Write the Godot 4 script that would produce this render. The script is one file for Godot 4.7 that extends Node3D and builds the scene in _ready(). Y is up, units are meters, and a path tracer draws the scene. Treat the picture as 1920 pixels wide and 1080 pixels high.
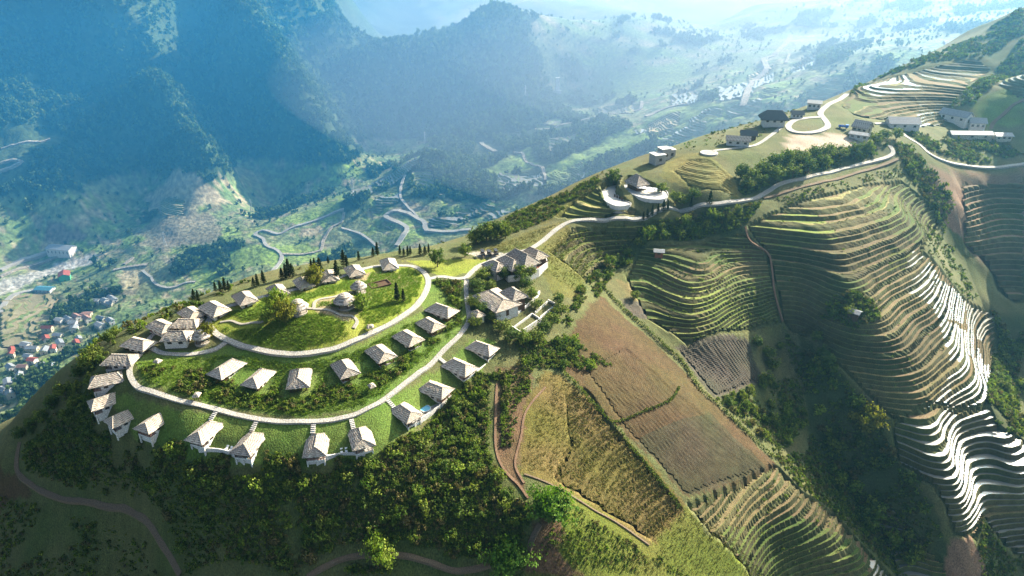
extends Node3D

const NEAR_RBF := [-75.2,-200.1,21.9555,-67.3,-211.6,-6.9825,-51.9,-218.7,8.5561,-56.4,-195.6,33.7348,-90.2,-206.5,4.0562,-103.7,-202.6,11.1969,-99.8,-217.2,-0.8859,-83.4,-226.9,-5.1604,-69.3,-234.6,-5.9160,-46.8,-246.8,-1.9208,-33.2,-239.5,-6.1118,-30.6,-224.5,-0.4364,-37.1,-207.2,-4.6036,-67.9,-183.9,17.2942,-93.1,-192.9,-0.2682,-49.1,-192.0,-28.9646,-119.4,-199.7,-6.9678,-123.0,-187.8,-23.8256,-120.4,-178.5,-28.5192,-109.9,-170.0,-33.1192,-93.2,-164.2,-21.0753,-76.1,-160.3,11.6119,-61.7,-158.5,25.8662,-43.9,-162.6,24.3544,-28.7,-180.6,11.2534,-19.7,-196.1,9.6683,-15.0,-208.8,-5.7775,-18.0,-228.6,2.2031,-91.6,-182.3,-24.3231,-78.6,-178.5,-19.4268,-66.5,-177.1,-27.0637,-52.0,-180.0,-4.8660,-41.5,-187.8,-1.7006,-33.9,-196.2,2.2750,-27.8,-206.1,-2.8665,-82.3,-169.3,-10.4406,-54.9,-169.3,-21.1826,-107.7,-188.6,-26.6261,-132.8,-189.4,13.2617,-130.1,-180.0,31.6787,-125.2,-171.4,68.6001,-116.2,-164.1,157.9906,-105.6,-160.4,55.5664,-87.0,-154.4,-14.7023,-73.9,-151.5,-6.6962,-55.8,-151.5,-8.5363,-42.5,-153.2,-3.8231,-30.3,-164.8,17.2040,-21.7,-176.3,3.9511,-15.6,-186.9,12.0104,-7.2,-197.6,9.7236,-101.3,-152.8,52.2807,-80.4,-146.2,28.6608,-60.5,-144.1,8.3670,-38.4,-145.1,22.8129,-21.0,-164.8,-54.3656,-100.4,-145.2,252.3846,-74.4,-137.3,-0.3528,-52.2,-136.3,-19.1521,-30.2,-135.3,4.9320,-12.0,-146.3,-2.6089,-9.7,-164.8,-0.9979,-10.4,-185.9,-35.9189,-73.1,-129.0,32.3468,-43.9,-127.3,-12.6920,-15.5,-128.2,30.8662,0.0,-172.7,13.3606,6.3,-156.3,-5.1494,10.2,-138.2,26.0076,5.6,-128.2,58.8706,-132.6,-148.1,69.9772,-165.3,-175.5,-40.4962,-140.3,-162.9,-61.9843,-117.6,-155.1,-200.0720,-99.6,-140.1,-68.5963,-171.5,-166.4,-12.3085,-150.6,-176.7,-21.6015,-123.1,-163.4,25.9229,-142.2,-187.4,28.3168,-153.4,-186.4,31.8917,-167.1,-189.5,9.5446,-177.5,-186.1,65.9578,-123.1,-207.8,2.2300,-110.4,-221.0,-6.4067,-100.9,-227.8,-11.6418,-83.8,-241.6,-12.5619,-64.5,-249.9,-5.3291,-50.6,-256.7,2.8859,-28.3,-254.1,-5.3226,-20.1,-262.1,11.0816,0.0,-251.5,-6.1253,11.1,-261.5,20.9305,-4.0,-227.2,-7.6153,7.6,-212.3,24.3798,18.1,-227.6,14.5679,0.0,-208.5,-2.9036,19.5,-250.6,9.6841,26.1,-225.6,-3.5921,15.0,-205.9,-31.9526,23.5,-280.3,31.9744,57.0,-284.9,55.7802,80.8,-295.8,-15.4100,117.1,-303.3,-37.0695,158.4,-326.2,-23.3952,200.1,-353.4,14.3102,209.5,-361.8,32.0396,-13.5,-263.3,-15.3263,-7.3,-289.5,-5.1634,9.6,-287.3,-10.1719,41.7,-299.0,31.2273,57.1,-303.6,3.4210,70.7,-309.8,-12.5811,34.1,-293.6,-23.1819,93.8,-335.9,21.2593,89.6,-295.5,126.0992,81.3,-338.5,-28.2082,112.6,-326.0,-6.3970,144.1,-333.4,16.8312,122.1,-313.2,10.4862,130.0,-357.7,-9.9341,160.7,-372.4,-1.4421,189.0,-376.4,-1.2284,201.2,-376.5,-14.1537,230.8,-405.8,-2.3100,280.2,-410.4,-34.0154,242.6,-396.4,3.6489,215.9,-423.6,-4.0104,280.1,-465.6,-2.4950,338.0,-473.7,-54.0486,298.0,-418.0,7.1989,360.0,-515.1,-3.9776,296.9,-534.0,18.9696,32.9,-278.4,6.4851,22.7,-265.5,-9.3908,51.9,-279.6,15.0275,34.5,-268.9,-38.9161,38.0,-258.1,20.6930,51.5,-274.6,-60.4414,82.3,-287.6,-119.8865,48.5,-250.3,-34.9802,117.2,-246.7,-361.2547,120.5,-229.9,-458.8518,125.2,-205.2,-100.1421,135.1,-189.6,-74.8590,147.5,-176.4,-234.4208,29.8,-221.0,6.9075,34.7,-194.8,1.8827,52.5,-189.1,19.4640,15.9,-188.9,10.1928,69.6,-178.4,2.1518,78.5,-174.4,-8.6160,59.1,-223.0,-27.7161,96.5,-166.4,109.0335,45.9,-147.6,-8.4079,30.3,-156.0,-11.1719,12.8,-128.2,27.5265,72.9,-149.8,72.4183,120.7,-165.4,96.3967,97.1,-202.5,5.3887,74.5,-216.1,-43.5913,59.3,-264.5,-8.9545,79.9,-257.0,49.3544,74.2,-239.9,42.9734,71.5,-224.5,60.1972,55.1,-236.7,-21.2666,99.9,-251.2,-48.6275,106.8,-261.2,-35.8945,94.5,-236.1,-17.5444,103.7,-279.6,-12.8824,118.1,-273.6,28.2114,108.0,-249.4,233.3545,135.5,-271.2,9.7838,127.0,-244.5,266.3686,122.5,-226.4,445.5825,141.1,-218.4,48.9193,132.1,-218.5,-37.7885,165.9,-287.3,9.1613,164.8,-302.9,-7.2651,168.6,-267.6,-1.1675,162.1,-243.9,-37.6714,188.0,-244.1,4.7542,164.8,-222.8,25.8949,186.6,-231.7,30.1469,153.5,-203.8,-55.7230,145.4,-194.7,6.5264,154.0,-190.2,78.2117,154.3,-181.3,269.5182,155.0,-201.9,76.6899,179.5,-213.9,-23.1287,178.5,-192.3,-90.3989,160.2,-177.7,-30.3519,180.8,-204.3,-123.0935,193.8,-202.9,114.9730,185.7,-188.6,187.1622,190.3,-199.7,1.9590,189.1,-297.4,49.9385,185.7,-262.6,12.8481,165.5,-317.2,3.2494,219.7,-345.5,-40.5834,227.9,-323.2,-88.7363,241.0,-298.5,19.6206,234.6,-273.1,-60.8765,216.4,-237.5,-50.3529,222.5,-369.1,9.1537,247.9,-367.3,2.2590,284.3,-370.6,13.5724,231.9,-332.4,105.5662,267.6,-340.2,-42.1746,240.4,-316.5,-9.3571,255.4,-304.1,-47.8093,187.4,-179.4,-173.3125,0.0,-114.6,-106.7743,-108.8,-134.8,-284.5076,97.9,-148.3,-216.5666,-263.7,-222.1,60.5864,-212.2,-165.1,-49.1064,263.6,-258.2,2.2595,298.6,-329.8,30.8412,337.8,-394.2,-58.7645,220.0,-188.0,2.4166,345.9,-425.3,107.1536,292.4,-279.2,56.4059,-98.2,-246.6,23.7213,-118.0,-266.4,9.5064,-158.3,-306.7,7.7039,-239.6,-388.1,9.8469,-331.6,-480.0,1.2867,-74.7,-255.8,18.5181,-89.1,-279.8,-4.1949,-118.4,-328.7,0.0076,-177.6,-427.3,6.6969,-244.5,-538.7,-7.0415,-45.5,-266.7,15.7260,-58.0,-291.7,-9.5820,-83.5,-342.7,-11.0937,-134.9,-445.5,-13.7996,-193.0,-561.8,-34.2699,-19.5,-289.2,9.7689,-33.9,-313.2,-13.9756,-63.2,-362.1,-27.4673,-122.4,-460.7,-84.0672,-189.3,-572.2,-77.0813,0.0,-311.3,12.0415,-17.5,-333.2,11.9173,-53.1,-377.7,22.6746,-124.9,-467.5,82.1949,-206.1,-569.0,41.8546,23.9,-323.7,-3.7253,6.4,-345.6,-7.0555,-29.2,-390.1,-7.8866,-101.1,-479.9,2.9176,-182.3,-581.4,53.4581,45.7,-333.2,18.4555,28.2,-355.1,0.0062,-7.4,-399.6,0.8778,-79.2,-489.4,4.7570,-160.4,-590.9,2.7210,73.1,-352.9,22.8750,55.6,-374.8,-5.9545,20.0,-419.3,-4.1527,-51.8,-509.1,1.1204,-133.1,-610.6,-2.4263,111.2,-382.4,15.3787,93.7,-404.2,-0.3803,58.1,-448.7,1.0338,-13.7,-538.5,6.4398,-94.9,-640.1,1.5193,143.5,-400.2,17.0541,126.0,-422.1,-7.5448,90.4,-466.6,-8.8892,18.6,-556.4,-3.6643,-62.7,-657.9,-6.2847,191.4,-436.0,24.4994,173.9,-457.8,-5.2523,138.3,-502.3,-6.5297,66.4,-592.1,0.1786,-14.8,-693.6,-4.6963,239.5,-476.4,25.8642,222.0,-498.3,-4.2321,186.4,-542.8,-7.9595,114.5,-632.6,0.8133,33.3,-734.1,-6.4091,318.7,-540.4,13.9438,301.2,-562.2,-7.1877,265.6,-606.7,-8.9796,193.8,-696.5,0.1553,112.6,-798.1,-6.5684,383.3,-586.5,-72.1473,365.8,-608.4,-21.5351,330.2,-652.9,-12.9507,258.3,-742.7,-11.2086,177.1,-844.2,-27.0811,397.1,-576.6,63.3995,379.6,-598.4,63.1148,344.0,-642.9,17.0549,272.2,-732.7,17.9049,191.0,-834.2,18.0804,-112.3,-228.1,14.0254,-134.2,-245.5,-10.2237,-178.7,-281.2,-9.5332,-268.5,-353.0,-3.0552,-370.0,-434.2,-3.9148,-125.5,-212.6,4.4793,-149.5,-227.0,-10.8068,-198.4,-256.3,-10.0531,-297.0,-315.5,-4.4792,-408.5,-382.4,-2.7074,-134.5,-203.2,12.0856,-159.5,-215.7,4.7329,-210.5,-241.2,0.6864,-313.4,-292.7,2.5082,-429.6,-350.8,2.9302,-140.6,-195.7,-12.5149,-166.6,-206.1,3.6081,-219.5,-227.3,-2.1409,-326.3,-270.0,7.8516,-447.0,-318.3,2.3860,-260.0,-190.0,-20.7344,-330.0,-120.0,-1.1541,-400.0,-220.0,-27.4481,-250.0,-80.0,13.6881,-120.0,-30.0,6.7093,0.0,-40.0,9.7431,150.0,-60.0,0.1626,300.0,-100.0,-18.0563,400.0,-250.0,-26.7021,500.0,-400.0,-13.3014,620.0,-560.0,-6.1544,560.0,-650.0,28.4972,430.0,-640.0,-1.7636,450.0,-760.0,-27.4829]
const NEAR_Q := [-184.230,30.715,10.809]
const FAR_RBF := [-758.4,-908.2,46.4852,-709.4,-980.4,-512.2728,-662.2,-761.6,44.8249,-562.5,-710.3,-69.5483,-500.4,-608.1,6.6603,-555.9,-602.6,-37.4306,-438.1,-732.9,88.7876,-533.9,-857.7,-22.3206,-420.5,-863.3,-158.6047,-347.4,-875.1,208.5950,-256.7,-985.7,-718.7686,-367.0,-993.1,-1354.5121,-168.2,-953.6,130.4892,-85.6,-923.1,-90.7546,-566.5,-1025.7,118.2299,-288.0,-1023.7,542.4676,-363.7,-987.9,1385.9371,-428.4,-956.3,456.1184,-226.9,-1069.9,1486.7969,-168.7,-1135.1,965.0199,-396.5,-1086.5,228.2537,-320.8,-1150.6,-321.0406,-256.5,-1220.3,-743.7307,-206.2,-1326.8,65.0166,-630.6,-936.7,58.4578,-316.9,-928.8,-242.4551,-428.5,-955.1,-251.4025,-152.4,-1196.3,926.0629,-179.2,-1101.2,-558.5536,-55.0,-1137.0,-149.8798,35.0,-1085.5,38.8596,31.1,-936.6,69.8566,133.2,-1210.2,32.8043,227.0,-1216.3,-1.8004,330.4,-1267.1,17.3886,117.2,-1527.6,-960.6378,-10.0,-1264.8,73.5091,452.7,-1269.0,-182.0439,370.9,-1095.5,250.6231,624.6,-1626.3,-41.0731,738.3,-1567.1,-138.2864,818.6,-1512.7,68.2773,511.3,-1149.6,-17.8149,583.9,-1134.2,301.6661,476.5,-1903.6,-2946.2561,398.6,-2282.3,1317.5166,660.0,-2068.3,587.5660,785.8,-1839.4,83.7520,-266.9,-1282.6,-90.3058,-106.3,-1207.7,-645.5418,-215.1,-1095.2,-1347.7792,-298.1,-1531.5,1398.3917,-349.9,-1556.9,-1543.6036,-189.0,-1596.4,646.3453,-51.9,-1788.5,835.2968,113.2,-1723.3,206.7148,296.2,-1846.3,349.4885,461.0,-1916.8,3091.0553,-284.8,-1383.5,-12.3906,-124.6,-1466.3,-57.2668,46.7,-1549.2,469.3684,-207.4,-1502.5,-834.9844,225.5,-1585.5,152.9522,-854.3,-1120.0,-382.2646,-882.3,-1190.0,184.9182,-796.8,-1090.0,435.9714,-820.8,-1045.0,65.8930,-717.9,-1045.0,3840.6583,-798.7,-1170.0,213.9632,-718.5,-1110.0,934.0757,-790.6,-1005.0,1083.0377,-761.8,-1015.0,-2455.9323,-704.3,-1060.0,-2727.4082,-785.2,-1360.0,13337.9471,-664.1,-1262.0,10344.1721,-566.8,-1192.0,7849.4469,-519.8,-1175.0,8662.5095,-763.4,-1600.0,-3223.8068,-673.6,-1490.0,-4684.8802,-569.6,-1385.0,-5949.1026,-504.7,-1315.0,-3623.2025,-549.5,-1410.0,7426.8805,-454.8,-1325.0,3978.3506,-393.6,-1292.0,2947.0312,-346.3,-1265.0,2646.5340,-890.5,-1440.0,-4702.6650,-786.3,-1350.0,-12455.4232,-689.3,-1280.0,-8721.1341,-421.2,-1600.0,895.3231,-360.8,-1560.0,772.5903,-485.2,-1620.0,-81.6515,-482.3,-1560.0,-1124.2287,-404.4,-1480.0,-1105.8590,-358.1,-1400.0,-237.5495,-823.6,-1240.0,-106.2696,-931.2,-1300.0,80.0247,-934.9,-1430.0,761.3101,-748.4,-1275.0,1459.5059,-708.6,-1165.0,-617.3572,-626.0,-1185.0,-4212.7371,-537.8,-1200.0,-9769.2263,-408.7,-1250.0,-3241.4220,-610.2,-1130.0,-1337.5659,-484.0,-1160.0,-3889.0024,-885.5,-1380.0,-188.5172,-337.0,-1330.0,-2995.6328,-476.9,-2500.0,-39.0276,-574.7,-2300.0,-590.8096,-424.4,-2800.0,-216.6936,-454.9,-3100.0,-50.9783,-483.6,-3400.0,316.3866,468.4,-2700.0,-82.6528,587.0,-3500.0,-76.7618,1146.6,-3000.0,6.5792,1555.8,-2600.0,-79.8708,72.2,-2500.0,295.7056,92.2,-3300.0,-30.9950,-887.4,-1500.0,3325.3948,-635.6,-1650.0,1792.5627,-732.6,-1500.0,5398.3472,1213.1,-1800.0,58.6564,846.1,-1300.0,38.7523,1450.6,-1500.0,-140.1119,2341.0,-2500.0,-114.6115,-1091.2,-1200.0,1838.4594,-1109.3,-1100.0,-1738.2281,-1300.1,-1500.0,-26.8100,-564.1,-2000.0,1119.7196,-461.6,-1800.0,1029.9955,0.0,-150.0,-74.9582,-150.0,-150.0,50.6738,-300.0,-300.0,6.0561,0.0,-450.0,-44.2603,-200.0,-500.0,6.3379,150.0,-550.0,-6.7786,300.0,-300.0,12.0473,600.0,-500.0,37.1800,600.0,-200.0,19.5842,900.0,-700.0,-14.3983,-600.0,-300.0,13.0704,-600.0,-600.0,45.7947,-900.0,-700.0,21.5196,0.0,0.0,-13.1014,-800.0,-100.0,23.3814,300.0,-700.0,-106.3670,500.0,-900.0,-227.4438,1300.0,-700.0,155.1612,2000.0,-1500.0,124.1077,2500.0,-3000.0,112.5312,-2000.0,-1500.0,63.4971,-2000.0,-3000.0,-20.0497,0.0,-4200.0,-9.8445,1500.0,-4200.0,29.3049,-1200.0,-500.0,-52.5411,-1500.0,-1000.0,211.5473,-358.9,-1844.0,-2098.1888,-227.1,-1918.0,-233.4699,-59.6,-2056.0,-202.0816,134.2,-2043.0,-437.2994,341.8,-2130.0,-952.2989,541.9,-2253.0,-1257.6022]
const FAR_Q := [-46.667,0.338,-143.216]
var NEAR_ROADS := [
["outer_ring_path",2.3,"concrete",[-116.3,-203.4,-118.6,-200.9,-120.6,-196.4,-120.6,-191.6,-121,-187.2,-120.8,-181.8,-119.4,-177.9,-116.9,-174.4,-113.5,-171.2,-108.9,-169.2,-102.5,-167,-96.5,-165.1,-89.2,-163.4,-82.4,-161.6,-75.6,-159.8,-68.4,-158.5,-60.6,-158.2,-53.1,-159,-49.4,-159.9,-46.3,-161,-43.5,-162.8,-39.8,-165.9,-36.5,-170.1,-33.1,-175.2,-29.5,-180.3,-26.3,-184.5,-22.4,-192,-18.1,-199,-15.8,-205.4,-15.1,-209.8,-15.9,-215.7,-17.1,-226.1,-17.4,-235]],
["inner_ring_path",2.9,"concrete",[-91.2,-214.9,-96.4,-211.8,-100.1,-209.5,-102.6,-205.8,-103.3,-202.3,-101.7,-198.8,-97.4,-194.7,-90,-190.3,-83.2,-187.5,-75.1,-185.1,-66.8,-184.2,-58.7,-186.1,-55.1,-187.9,-50.2,-191.8,-45.1,-196.9,-40.1,-202.5,-35.1,-210.7,-32.3,-219.4,-31.5,-229.4,-32.9,-236.7,-36.3,-242.3,-40.8,-244.9,-46.5,-244.9,-53.3,-244.2,-59.5,-239.6,-64.7,-232.3,-71.1,-226,-77.9,-221.9,-84.5,-218.2,-91.2,-214.9]],
["link_path",2.6,"concrete",[-120.9,-192.2,-116,-188.8,-113.3,-187.3,-109.7,-186.7,-105.4,-186.4,-101.6,-186.6,-97.5,-187.8,-95,-189.7,-93.5,-191.8]],
["hilltop_road",3.0,"concrete",[-31.4,-234.5,-27.4,-236.6,-21.9,-235.4,-17.9,-236.7,-15.9,-241.4,-13.4,-247.1,-9.3,-251.5,-5,-255.2,1.1,-258.3,5.5,-259.7,8.5,-262,13,-268.8,17.9,-276.6,23,-283,28,-286.2,35.2,-286.7,43,-285.9,50.8,-285.8,58.6,-286.8,74.2,-293.8,83.3,-294.4,93.6,-293.2,101.5,-294.9,111.6,-299.6,116.7,-303.6,121.3,-307.3,128.7,-312.2,142.7,-318.5,166.5,-333.4,184.6,-343.7,195.9,-350,202.1,-355.2,202.8,-361.3]],
["spur_path",1.8,"concrete",[-15.6,-206.7,-13.5,-208.9,-11,-210.5]],
["lower_terrace_road",2.2,"dirt",[116.3,-301.1,132.4,-307.5,151.3,-317.4,175.6,-333.3,192.9,-344.6,203.5,-351.7]],
["valley_side_road",3.2,"concrete",[207.7,-391.1,218.2,-393.3,220,-378.4,225.3,-372.9,230.5,-367.3,240.9,-366.4,258.5,-369.5,274.3,-370.8,288,-372]],
["village_path",2.6,"dirt",[287.2,-407.9,290.9,-412.7,298.3,-416.6,304.9,-420.4,312.1,-420.8]],
["car_park_road",4.6,"concrete",[223.5,-464.5,203.9,-436.6,188.8,-417.4,181.4,-404.3,179.1,-391.6,176.1,-380.2,168.6,-372.2,159.3,-368.4,153.3,-371.2,154,-380,161.3,-390.5,169.7,-395.1,178.5,-397]],
["ridge_path",2.8,"concrete",[150.2,-379.3,140.3,-366.1,131.2,-355.3,123.5,-348.3,111.4,-344.6,102.1,-340.5]],
["gazebo_path",1.4,"stone",[-71.4,-204.5,-67.7,-203.8,-68.2,-207.9,-67,-210.3,-62.5,-212.7,-59.1,-216.8]],
["garden_path",1.3,"stone",[-67.6,-203.5,-62.1,-202.9,-57.6,-200.9,-54.1,-201.4,-52,-199.3,-52.6,-195.7]],
["stone_path",1.1,"stone",[-98.9,-200.8,-95.3,-201.1,-91,-198.8,-87.4,-199,-84,-198.8,-81.7,-200.4]],
["dirt_track",1.7,"dirt",[-167.8,-183.4,-168,-180.2,-166.7,-176.9,-159.7,-172,-151,-166.8,-138.5,-160.5,-126.5,-156.1,-117.8,-153.9,-110.4,-150.1,-105.7,-146.5,-102.4,-143.5,-99,-140.6,-95,-136.8]],
["wheel_track",1.5,"dirt",[-54.4,-126.4,-48.7,-128.3,-45.5,-129.1,-39.8,-129.5,-29.7,-129.1,-22.6,-128,-15.9,-126.6,-11.3,-126.9,-5.7,-128]],
["earth_trail",0.9,"earth",[-4.8,-181.5,-5,-167.4,-4.5,-155.7,-2,-149.2,1.9,-144.9,4.4,-141.2]],
["field_trail",0.7,"earth",[10.8,-181.7,4.5,-171.4,2.7,-161.4,0.9,-151.7,3.4,-145.5]],
["ditch_trail",0.6,"dirt",[3.5,-148.4,12,-146.2,22.2,-144.1,30.6,-143.7,39.7,-142.2]],
["steep_trail",1.8,"dirt",[7.5,-135.1,5.4,-132.1,4.3,-130]],
["terrace_path",0.9,"earth",[103.9,-283,104.8,-276.2,110.8,-270,111.3,-264.8,110.8,-255.4,113.1,-247.6]]]
var FAR_ROADS := [
["valley_road",9,"concrete",[-168.1,-910.7,-156.9,-947.2,-163.8,-963,-188.9,-984,-196.1,-993.7,-185.5,-1001.9,-165.4,-996,-140.8,-976.2,-130.9,-960,-126.8,-942.4,-94.2,-932.9,-59.9,-924.6]],
["town_road",10,"concrete",[-691.4,-805,-708.1,-852.3,-699.7,-874.5,-672.7,-884.9]],
["main_road",9,"concrete",[-768.1,-924.5,-756.1,-960.2,-728.2,-983.9]],
["river_road",8,"dirt",[-757.9,-907.2,-740.4,-954.7,-703.9,-979.3]],
["side_road",6,"dirt",[-580.7,-926.5,-574.7,-944.1]],
["quarry_road",8,"dirt",[-589.5,-910.8,-569.4,-915.2,-539,-915.5]],
["hillside_road",5,"concrete",[-541.5,-902.9,-518.6,-880.6,-504.2,-860.6,-479.2,-844.1,-454.1,-851.5,-441.8,-853.2]],
["winding_road",6,"concrete",[-334.9,-845.5,-334,-888.1,-338.3,-913.3,-364.3,-930.8,-376.5,-953.5,-394.7,-969.8,-384.8,-980.1,-359.2,-969.4,-341.1,-984.3,-311.7,-1001.4,-281,-1016.9,-266.1,-1019.4]],
["branch_road",5,"dirt",[-336.1,-913.7,-304.5,-920.6,-285.4,-929.5,-286.4,-958.3,-278.4,-984.5,-266.1,-995,-265,-1013.1]],
["lower_road",5,"concrete",[-264.1,-983.1,-233.6,-965.3,-195.2,-917.9]],
["climbing_road",5,"concrete",[-180.8,-1115.8,-183.5,-1087.7,-175.9,-1031.8,-145,-984.3]],
["switchback_road",6,"dirt",[2.9,-1197.2,18.8,-1176,24.7,-1140.9,46.7,-1095.9,51.7,-1068.2,52.5,-1025.5]],
["works_road",10,"dirt",[-58.8,-1304.4,-50.4,-1269.9,-29.3,-1228.1]],
["spur_road",7,"dirt",[44.2,-1308.2,84.9,-1306.3,116,-1314.3,146.5,-1315.2,177.1,-1317.6,214.2,-1297.6,240.1,-1293.9,251.3,-1342.8]],
["upper_road",9,"dirt",[234.1,-1204.1,258.8,-1224.2,281.5,-1227.2,308.3,-1212.5]],
["bare_road",13,"dirt",[362.4,-1083.6,382,-1133.1,438.5,-1274.1,478.7,-1329.9,502.2,-1416.6,531.1,-1442.2,586.6,-1541.4,633,-1640.1]],
["high_road",6,"dirt",[515.4,-1337.4,547.7,-1410.2]],
["crest_road",8,"dirt",[702.6,-1167.3,682.5,-1114.1]],
["mountain_road",7,"dirt",[-855.7,-1124.6,-842.3,-1133,-822.8,-1147.4,-798.4,-1168.7]],
["hairpin_road",6,"dirt",[-833.7,-1076,-815.4,-1086.8,-804.8,-1093.7,-824.7,-1094.3,-837.9,-1085.4]]]
var COVER := [
["scrub",[-176.1,-156.1,-209.5,-208.5,-171,-191.7,-141,-189,-134,-191.5,-114.6,-169.4,-96.5,-154.5,-71.6,-147.7,-39.1,-149.9,-25.4,-162.3,-10.4,-185.1,0,-186.4,-3.9,-153.3,5.8,-137.9,0,-116.1,-167.6,-139.4]],
["grass",[-127.8,-174.2,-98.8,-162.5,-61.6,-157.7,-42.5,-162.9,-22.3,-184.2,-14.4,-197.5,-5.5,-199.4,-10.4,-185.1,-25.6,-164.1,-39,-149.2,-59.4,-146.4,-77.6,-147.2,-95.9,-151.5,-115.3,-163.7]],
["grass",[-123.5,-187.1,-93.9,-189.6,-67.8,-183.3,-48.7,-190.3,-30.2,-211.9,-21.4,-220.6,-18,-228.7,-15.4,-208.5,-19.8,-197.6,-27.4,-184,-42.6,-163.9,-61.9,-159.3,-88.5,-164.5,-111.9,-171.3]],
["lawn",[-103.6,-203,-101.2,-205.6,-91.2,-214.9,-78.1,-222.6,-64.7,-232.3,-54.7,-243.6,-40.2,-245.5,-32.7,-235.3,-32.9,-218.9,-40.2,-203.4,-55.2,-188.3,-68.1,-184.8,-84.8,-188.7,-97.7,-195.7]],
["sand",[-66.8,-202.5,-66.9,-209.9,-57.5,-218.3,-49.9,-218.2,-50,-208.2,-55.5,-199.1,-62.7,-200.1]],
["sand",[-60.5,-231.8,-53.7,-238.7,-39,-236.6,-34.3,-231.1,-42.8,-221.4,-52,-219.1]],
["lawn",[-45.1,-249.7,-28.3,-253.2,-13.1,-254.1,-9.7,-251.5,-16.8,-241.7,-22.7,-238,-30.1,-239.1,-40.7,-248.9]],
["grass",[-30.5,-233.3,-18.4,-234,-18.3,-226.7,-18.9,-211,-29.6,-205.7,-32.4,-214.7]],
["gravel",[-20,-260.3,-10.1,-262.1,-3.3,-258.4,-6.5,-254.4,-13.1,-255.7]],
["meadow",[-13.4,-262.4,9.4,-280.6,23.9,-285.6,31.3,-258.7,26.7,-232.7,16.1,-227.3,10.7,-247.9,8.8,-255.5]],
["earth",[-5.3,-188.1,7.1,-189.7,5,-173.6,2.3,-150,4.4,-142,0,-145.6,-4.7,-155.1]],
["pasture",[4.2,-173.5,10.7,-190.4,17.6,-187.1,32.1,-172.9,54.2,-156.8,40.3,-142.8,12,-145.8,2.3,-148.3]],
["lime",[12,-145.8,40.3,-142.8,54.2,-156.8,60.2,-150.9,77.6,-150.3,96.9,-149.2,0,-116.1,7.2,-134.5]],
["earth",[5.8,-135,14.7,-139.9,12.8,-130.3,20,-127.8,4.2,-125.9]],
["soil",[22.1,-212.4,35.1,-241.1,49,-225.5,70.8,-200,92.7,-185.5,87.8,-179.5,54.6,-159,33.9,-173.5,16.1,-191.7]],
["darksoil",[38.8,-170.7,69.1,-193.1,88.4,-181.6,54.6,-159]],
["ash",[43.1,-243.7,55.6,-247.2,55.5,-233.1,46.1,-234.4]],
["tan",[44.7,-256.5,56.8,-255.1,56.3,-244.8,45.5,-244.9]],
["ash",[61.6,-220.2,94.2,-235.3,99,-221.2,73.3,-201.8]],
["scrub",[73.3,-201.8,99,-221.2,113.3,-227.8,114.1,-211.1,95.2,-190]],
["forest",[119.4,-244.1,125.6,-225.4,139.5,-206.8,143.8,-194.3,154.5,-176.9,163.1,-168.1,140.4,-168.2,119.7,-183.3,112.6,-201]],
["forest",[29.7,-242.2,57.1,-284.2,115.9,-299.8,104.1,-281.8,61.1,-277.5,40.6,-260.1]],
["wheat",[70.9,-318.7,77.7,-334.2,90.3,-343.9,99.1,-336,105.9,-310.6,104.1,-298.1,84,-302]],
["bare",[145.5,-361.9,174.5,-370,196.4,-365.8,189.7,-353.1,167.3,-351,140.5,-338.9]],
["forest",[108.6,-315.7,141.7,-342.3,193.2,-358.2,201.2,-356,158.9,-327.9,117.4,-305.2,105.6,-299.4]],
["redsoil",[221.4,-355,246.3,-364,286.3,-368.7,263.8,-316.7,243.4,-316.9,231.1,-326.2,222.5,-328.2,219,-344.4]],
["grass",[288,-435.1,319.2,-438.1,304.2,-406,285.9,-410]],
["soil",[-182,-182.3,-167.7,-177,-158.6,-170.5,-166.9,-167,-176.6,-167.9]],
["scrub",[219.1,-453.3,322.7,-540.5,690.8,-997.7,357.5,-494.8,337.2,-512.1,284.1,-507.9,263.8,-524.8]],
["scrub",[-168.9,-173.1,-141.8,-161.1,-116.5,-152.6,-103.3,-143,-97.5,-137.1,-170.7,-154.4,-176.6,-167.9]],
["redsoil",[155.3,-175.8,164.7,-177.6,171.7,-174.5,170.1,-169.4,153.6,-168.1]],
["forest",[232.1,-298.4,252.7,-291.5,202,-211.2,191.1,-214.7,192.8,-227.4,235.1,-281.4]],
["meadow",[68.9,-1058.4,43.6,-337,43.4,-313.9,24.3,-292.7,14.3,-284.8,0,-284.5]]]
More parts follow.
